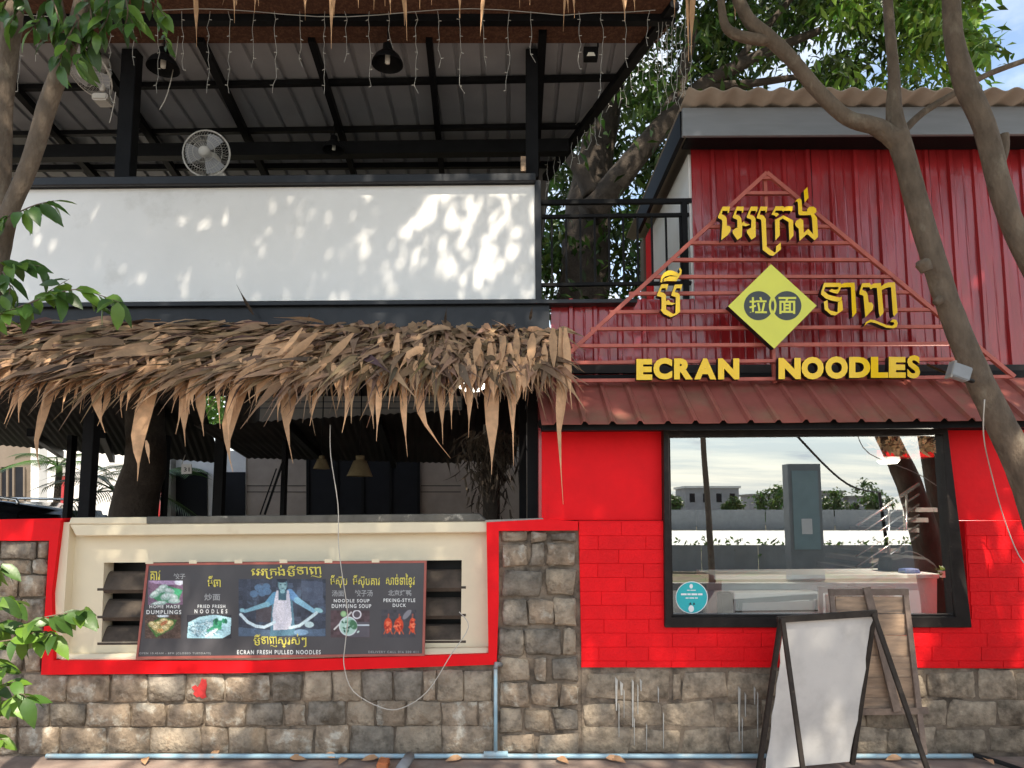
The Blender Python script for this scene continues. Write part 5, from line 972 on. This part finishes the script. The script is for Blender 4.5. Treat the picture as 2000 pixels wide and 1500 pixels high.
tube('trunk', [(g.x+.6, 3.95, -.05), P(2190, 1000, 3.95), P(2110, 660, 3.95), P(2025, 535, 3.95), P(1978, 440, 3.95), P(1949, 350, 3.95), P(1922, 245, 3.95), P(1888, 170, 3.95), P(1864, 80, 3.95), P(1858, 0, 3.95), P(1852, -120, 3.95)], [.12, .09, .066, .060, .058, .060, .060, .062, .052, .050, .048], M_bark, r2, 14, .07, 5)
tl = thing('tree_lamp', P(1875, 727, YRT-.15), 'small grey floodlight box strapped to the leaning trunk', 'lamp')
bm = bmesh.new(); addbox(bm, (-.055, -.03, -.04), (.055, .03, .04)); bmesh.ops.bevel(bm, geom=bm.edges[:], offset=.006, segments=2, affect='EDGES'); bmesh.ops.rotate(bm, verts=bm.verts, matrix=Matrix.Rotation(R(20), 3, 'Y')); bmesh.ops.translate(bm, verts=bm.verts, vec=P(1873, 727, YRT-.2)); frombm('housing', bm, M_pvcg, tl)
bm = bmesh.new(); addbox(bm, (-.006, -.028, -.05), (.006, .028, .05)); bmesh.ops.rotate(bm, verts=bm.verts, matrix=Matrix.Rotation(R(20), 3, 'Y')); bmesh.ops.translate(bm, verts=bm.verts, vec=P(1857, 722, YRT-.2)); frombm('lens_rim', bm, M_conc, tl)
tube('strap', [P(1875, 735, YRT-.2), P(1900, 745, YRT-.13)], .012, M_steel, tl, 6); tube('lead', [P(1868, 735, YRT-.2), P(1840, 725, 4.2), P(1812, 712, 4.6)], .008, M_steel, tl, 6, sm=3)
# crowns of the street trees, above the picture: they shade the facade
canopy(lt_, -2.7, 1.1, 7.0, 2.6, 2.4, 1.1, 11200, ln=.16, clumps=52)
canopy(rt, 1.5, 1.0, 7.2, 2.6, 2.5, 1.2, 14200, ln=.16, clumps=56)
canopy(r2, 4.6, 1.0, 6.9, 2.2, 2.5, 1.2, 11000, ln=.16, clumps=46)
for t_, c0, c1 in ((lt_, P(175, -60, YLT), (-2.7, 1.6, 6.6)), (lt_, P(40, -40, YLT+.12), (-3.6, 1.8, 6.6)), (rt, P(1425, -40, YRT), (.6, 1.8, 6.6)), (rt, P(1728, -50, YRT), (1.9, 1.9, 6.8)), (r2, P(1855, -120, 3.6), (4.2, 1.9, 6.6))): tube('branch', [c0, (c0+Vector(c1))/2+Vector((0, .3, .3)), c1], [.05, .04, .03], M_bark, t_, 8, sm=4)
# ---- big tree behind the shop
g = P(1135, 1000, 8.5); bt = thing('rear_tree', (g.x, 8.5, 0), 'large dark leafy tree spreading behind the balcony and the red wall', 'tree')
tube('trunk', [(g.x, 8.5, 0), P(1135, 700, 8.5), P(1140, 560, 8.5), P(1150, 400, 8.5), P(1165, 300, 8.5), P(1185, 180, 8.5), P(1200, 60, 8.5)], [.4, .34, .31, .28, .22, .2, .17], M_barkd, bt, 12, .1, 4)
for pts in ([(1150, 420, 60), (1215, 340, 52), (1290, 250, 44), (1370, 170, 36), (1480, 110, 24), (1600, 60, 16)], [(1290, 250, 34), (1330, 160, 28), (1355, 40, 22)], [(1370, 170, 26), (1450, 165, 18), (1560, 150, 12)], [(1155, 380, 40), (1130, 330, 30), (1090, 280, 22)], [(1420, 140, 18), (1500, 50, 14), (1560, -20, 10)]): limb(bt, pts, 7.7, m=M_barkd, seg=8)
def leafcloud(parent, n, x0, x1, y0, y1, Y0, Y1, base, ln, clumps, sig=34, name='crown'):
    cx, cy = npr.uniform(x0, x1, clumps), npr.uniform(y0, y1, clumps); i = npr.integers(0, clumps, n); ax, ay = cx[i]+npr.normal(0, sig, n), cy[i]+npr.normal(0, sig*.8, n); yy = npr.uniform(Y0, Y1, clumps)[i]+npr.normal(0, .35, n)
    B = np.array([P(a, b, c)[:] for a, b, c in zip(ax, ay, yy)]); D = randdir(n, .8)-[0, 0, .45]; V, Fc, k = leaves(B, D, randdir(n)*.7+[0, 0, 1], npr.uniform(.7, 1.3, n)*ln, ln*.38, .3, .2, 1)
    c = np.array([base])*(npr.uniform(.55, 1.5, n)*npr.uniform(.6, 1.5, clumps)[i])[:, None]; c[:, 0] *= npr.uniform(.8, 1.4, n); o = obj(name, V, Fc, M_crown, parent, True, col=np.repeat(c, k, 0)); meta(o, kind='stuff')
leafcloud(bt, 13500, 1040, 1420, -120, 620, 7.8, 10.5, (.035, .075, .014), .15, 130, 30); leafcloud(bt, 7200, 1380, 1850, -160, 230, 7.6, 10.5, (.036, .078, .014), .15, 62, 27)  # leaf green lowered to stand in for backlit shade
canopy(bt, 2.6, 6.0, 8.9, 4.2, 2.3, 1.2, 11000, ln=.18, clumps=60)  # unseen leaf mass added overhead to shade the rear foliage
g = P(1750, 1000, 10); b2 = thing('rear_tree', (g.x, 10.0, 0), 'sunlit bright green tree top showing above the tan roof edge', 'tree')
tube('trunk', [(g.x, 10, 0), (g.x+.1, 10, 4.5), (g.x+.2, 10, 7)], [.2, .15, .08], M_barkd, b2, 8)
leafcloud(b2, 2600, 1600, 1890, -40, 190, 7.4, 9.2, (.11, .22, .03), .15, 34, 26); leafcloud(b2, 1000, 1830, 1925, -60, 110, 7.4, 8.4, (.08, .17, .025), .16, 10, 20)  # sunlight put into the colour: brighter green than the other rear crown

# ================================================================ ACROSS THE STREET (seen mirrored in the window)
def mir(px, Yv): return (px-CX)/F*Yv
fx = thing('site_fence', (8, -9.6, 0), 'low grey sheet fence across the street mirrored in the window', 'fence')
for i in range(22):
    x = -4+i*1.5; V, Fc = [], []
    for k in range(13): V += [(x+k*.124, -9.6+.02*(k % 4 in (1, 2)), 0), (x+k*.124, -9.6+.02*(k % 4 in (1, 2)), .68)]
    for k in range(12): Fc.append((2*k, 2*k+1, 2*k+3, 2*k+2))
    obj('fence_sheet', V, Fc, M_fence, fx)
hd = thing('low_hedge', (8, -10, 0), 'thin green hedge along the top of the fence across the street', 'hedge'); n = 3500
B = np.c_[npr.uniform(-4, 30, n), npr.normal(-9.95, .15, n), npr.uniform(.1, .82, n)]; V, Fc, k = leaves(B, randdir(n), randdir(n)+[0, 0, 1], .14, .07, .2, .2, 1); o = obj('foliage', V, Fc, M_crown, hd, True, col=np.repeat(np.array([[.06, .12, .02]])*npr.uniform(.5, 1.5, n)[:, None], k, 0)); meta(o, kind='stuff')
f2_ = thing('far_fence', (20, -53, 0), 'tall grey fence beyond the bright lot across the street', 'fence')
for i in range(44): x = -20+i*3; slabv = [(x, -53-.1*(i % 2), 0), (x+2.96, -53-.1*(i % 2), 0), (x+2.96, -53-.1*(i % 2), 1.75), (x, -53-.1*(i % 2), 1.75)]; o = obj('fence_sheet', slabv, [(0, 1, 2, 3)], M_fence, f2_)
ps = thing('sign_pillar', (mir(1565, 16.7), -7.2, 0), 'tall grey box sign pillar across the street mirrored in the window', 'pillar'); x = mir(1565, 16.7)
bm = bmesh.new(); addbox(bm, (x-.38, -7.35, 0), (x+.38, -7.0, 2.66)); bmesh.ops.bevel(bm, geom=bm.edges[:], offset=.01, segments=1, affect='EDGES'); frombm('casing', bm, M_fence, ps); box('face_panel', (x-.30, -6.995, .7), (x+.30, -6.98, 2.5), mat('pale_blue_panel', (.20, .29, .31), .3, .1, 3), ps); box('notice', (x-.12, -6.975, 1.05), (x+.12, -6.97, 1.4), M_wall2, ps)
pt = thing('palm_tree', (mir(1385, 14.7), -5.5, 0), 'thin bare palm trunk by the street mirrored in the window', 'tree'); x = mir(1385, 14.7)
tube('trunk', [(x+.1, -5.5, 0), (x+.05, -5.5, 1.5), (x-.02, -5.5, 3.2), (x-.05, -5.5, 5)], [.075, .06, .055, .05], M_bark, pt, 8, .3, 4)
for i in range(9):
    a = i*.7; B, D = [], []; c = Vector((x-.05, -5.5, 4.9)); d = Vector((math.cos(a), math.sin(a), .2))
    for s_ in np.linspace(.1, 1, 14):
        for sg_ in (-1, 1): B.append((c+d*s_*1.4-Vector((0, 0, 1.1*s_*s_)))[:]); D.append((d*.4+Vector((-d.y, d.x, -.8))*sg_*.6-Vector((0, 0, .6)))[:])
    V, Fc, k = leaves(B, D, [(0, 0, 1)]*len(B), .4, .03, .2, .2, 1, 'blade'); obj('frond', V, Fc, M_leaf, pt)
for px0, px1, yt_, Yv, lab in [(1338, 1442, 953, 82, 'flat roofed grey block across the lot mirrored in the window'), (1300, 1336, 972, 85, 'small grey house left of the flat roofed block in the mirrored view'), (1598, 1645, 962, 84, 'gabled grey house across the lot in the mirrored view'), (1470, 1530, 968, 90, 'low grey building among trees in the mirrored view'), (1655, 1715, 972, 86, 'grey shed at the end of the mirrored skyline')]:
    x0, x1 = mir(px0, Yv), mir(px1, Yv); z = CZ+(1000-yt_)/F*Yv*.985; Y = 9.5-Yv; t = thing('far_building', ((x0+x1)/2, Y, 0), lab, 'building', 'buildings across the lot')
    box('walls', (x0, Y-5, 0), (x1, Y, z), M_house, t); box('roof', (x0-.2, Y-5.2, z), (x1+.2, Y+.2, z+.25), M_lot if px0 == 1338 else M_conc, t)
    nw = max(2, int((x1-x0)/1.3))
    for i in range(nw): a = x0+(i+.3)*(x1-x0)/nw; box('window', (a, Y, z-1.6), (a+.6, Y+.03, z-.6), M_door, t)
for px, Yv, rr, zc in [(1545, 70, 1.6, 2.4), (1505, 72, 1.4, 2.0), (1435, 66, .8, 1.6), (1690, 70, 1.8, 2.2), (1310, 70, 1.0, 1.8), (1620, 75, 1.5, 2.0)]:
    x = mir(px, Yv); Y = 9.5-Yv; t = thing('far_tree', (x, Y, 0), 'dark round tree on the skyline across the lot', 'tree', 'trees across the lot'); tube('trunk', [(x, Y, 0), (x, Y, zc)], .12, M_barkd, t, 6); canopy(t, x, Y, zc+.4, rr*1.2, rr, rr, 700, ln=.45, clumps=14)
oc_ = thing('overhead_cable', (5, -8, 5), 'sagging black overhead cable mirrored in the window', 'cable')
for a, b in (((1560, 850, 14), (1716, 962, 22)),):
    p0 = Vector((mir(a[0], a[2]), 9.5-a[2], CZ+(1000-a[1])/F*a[2])); p1 = Vector((mir(b[0], b[2]), 9.5-b[2], CZ+(1000-b[1])/F*b[2])); p9 = p0+(p0-p1)*.6+Vector((0, 0, .8)); tube('cable', [p9, p0, (p0+p1)/2-Vector((0, 0, .35)), p1], .025, M_rubber, oc_, 6, sm=5); tube('cable_end', [p1, (p1.x+.2, p1.y, 0)], .05, M_steel, oc_, 6)
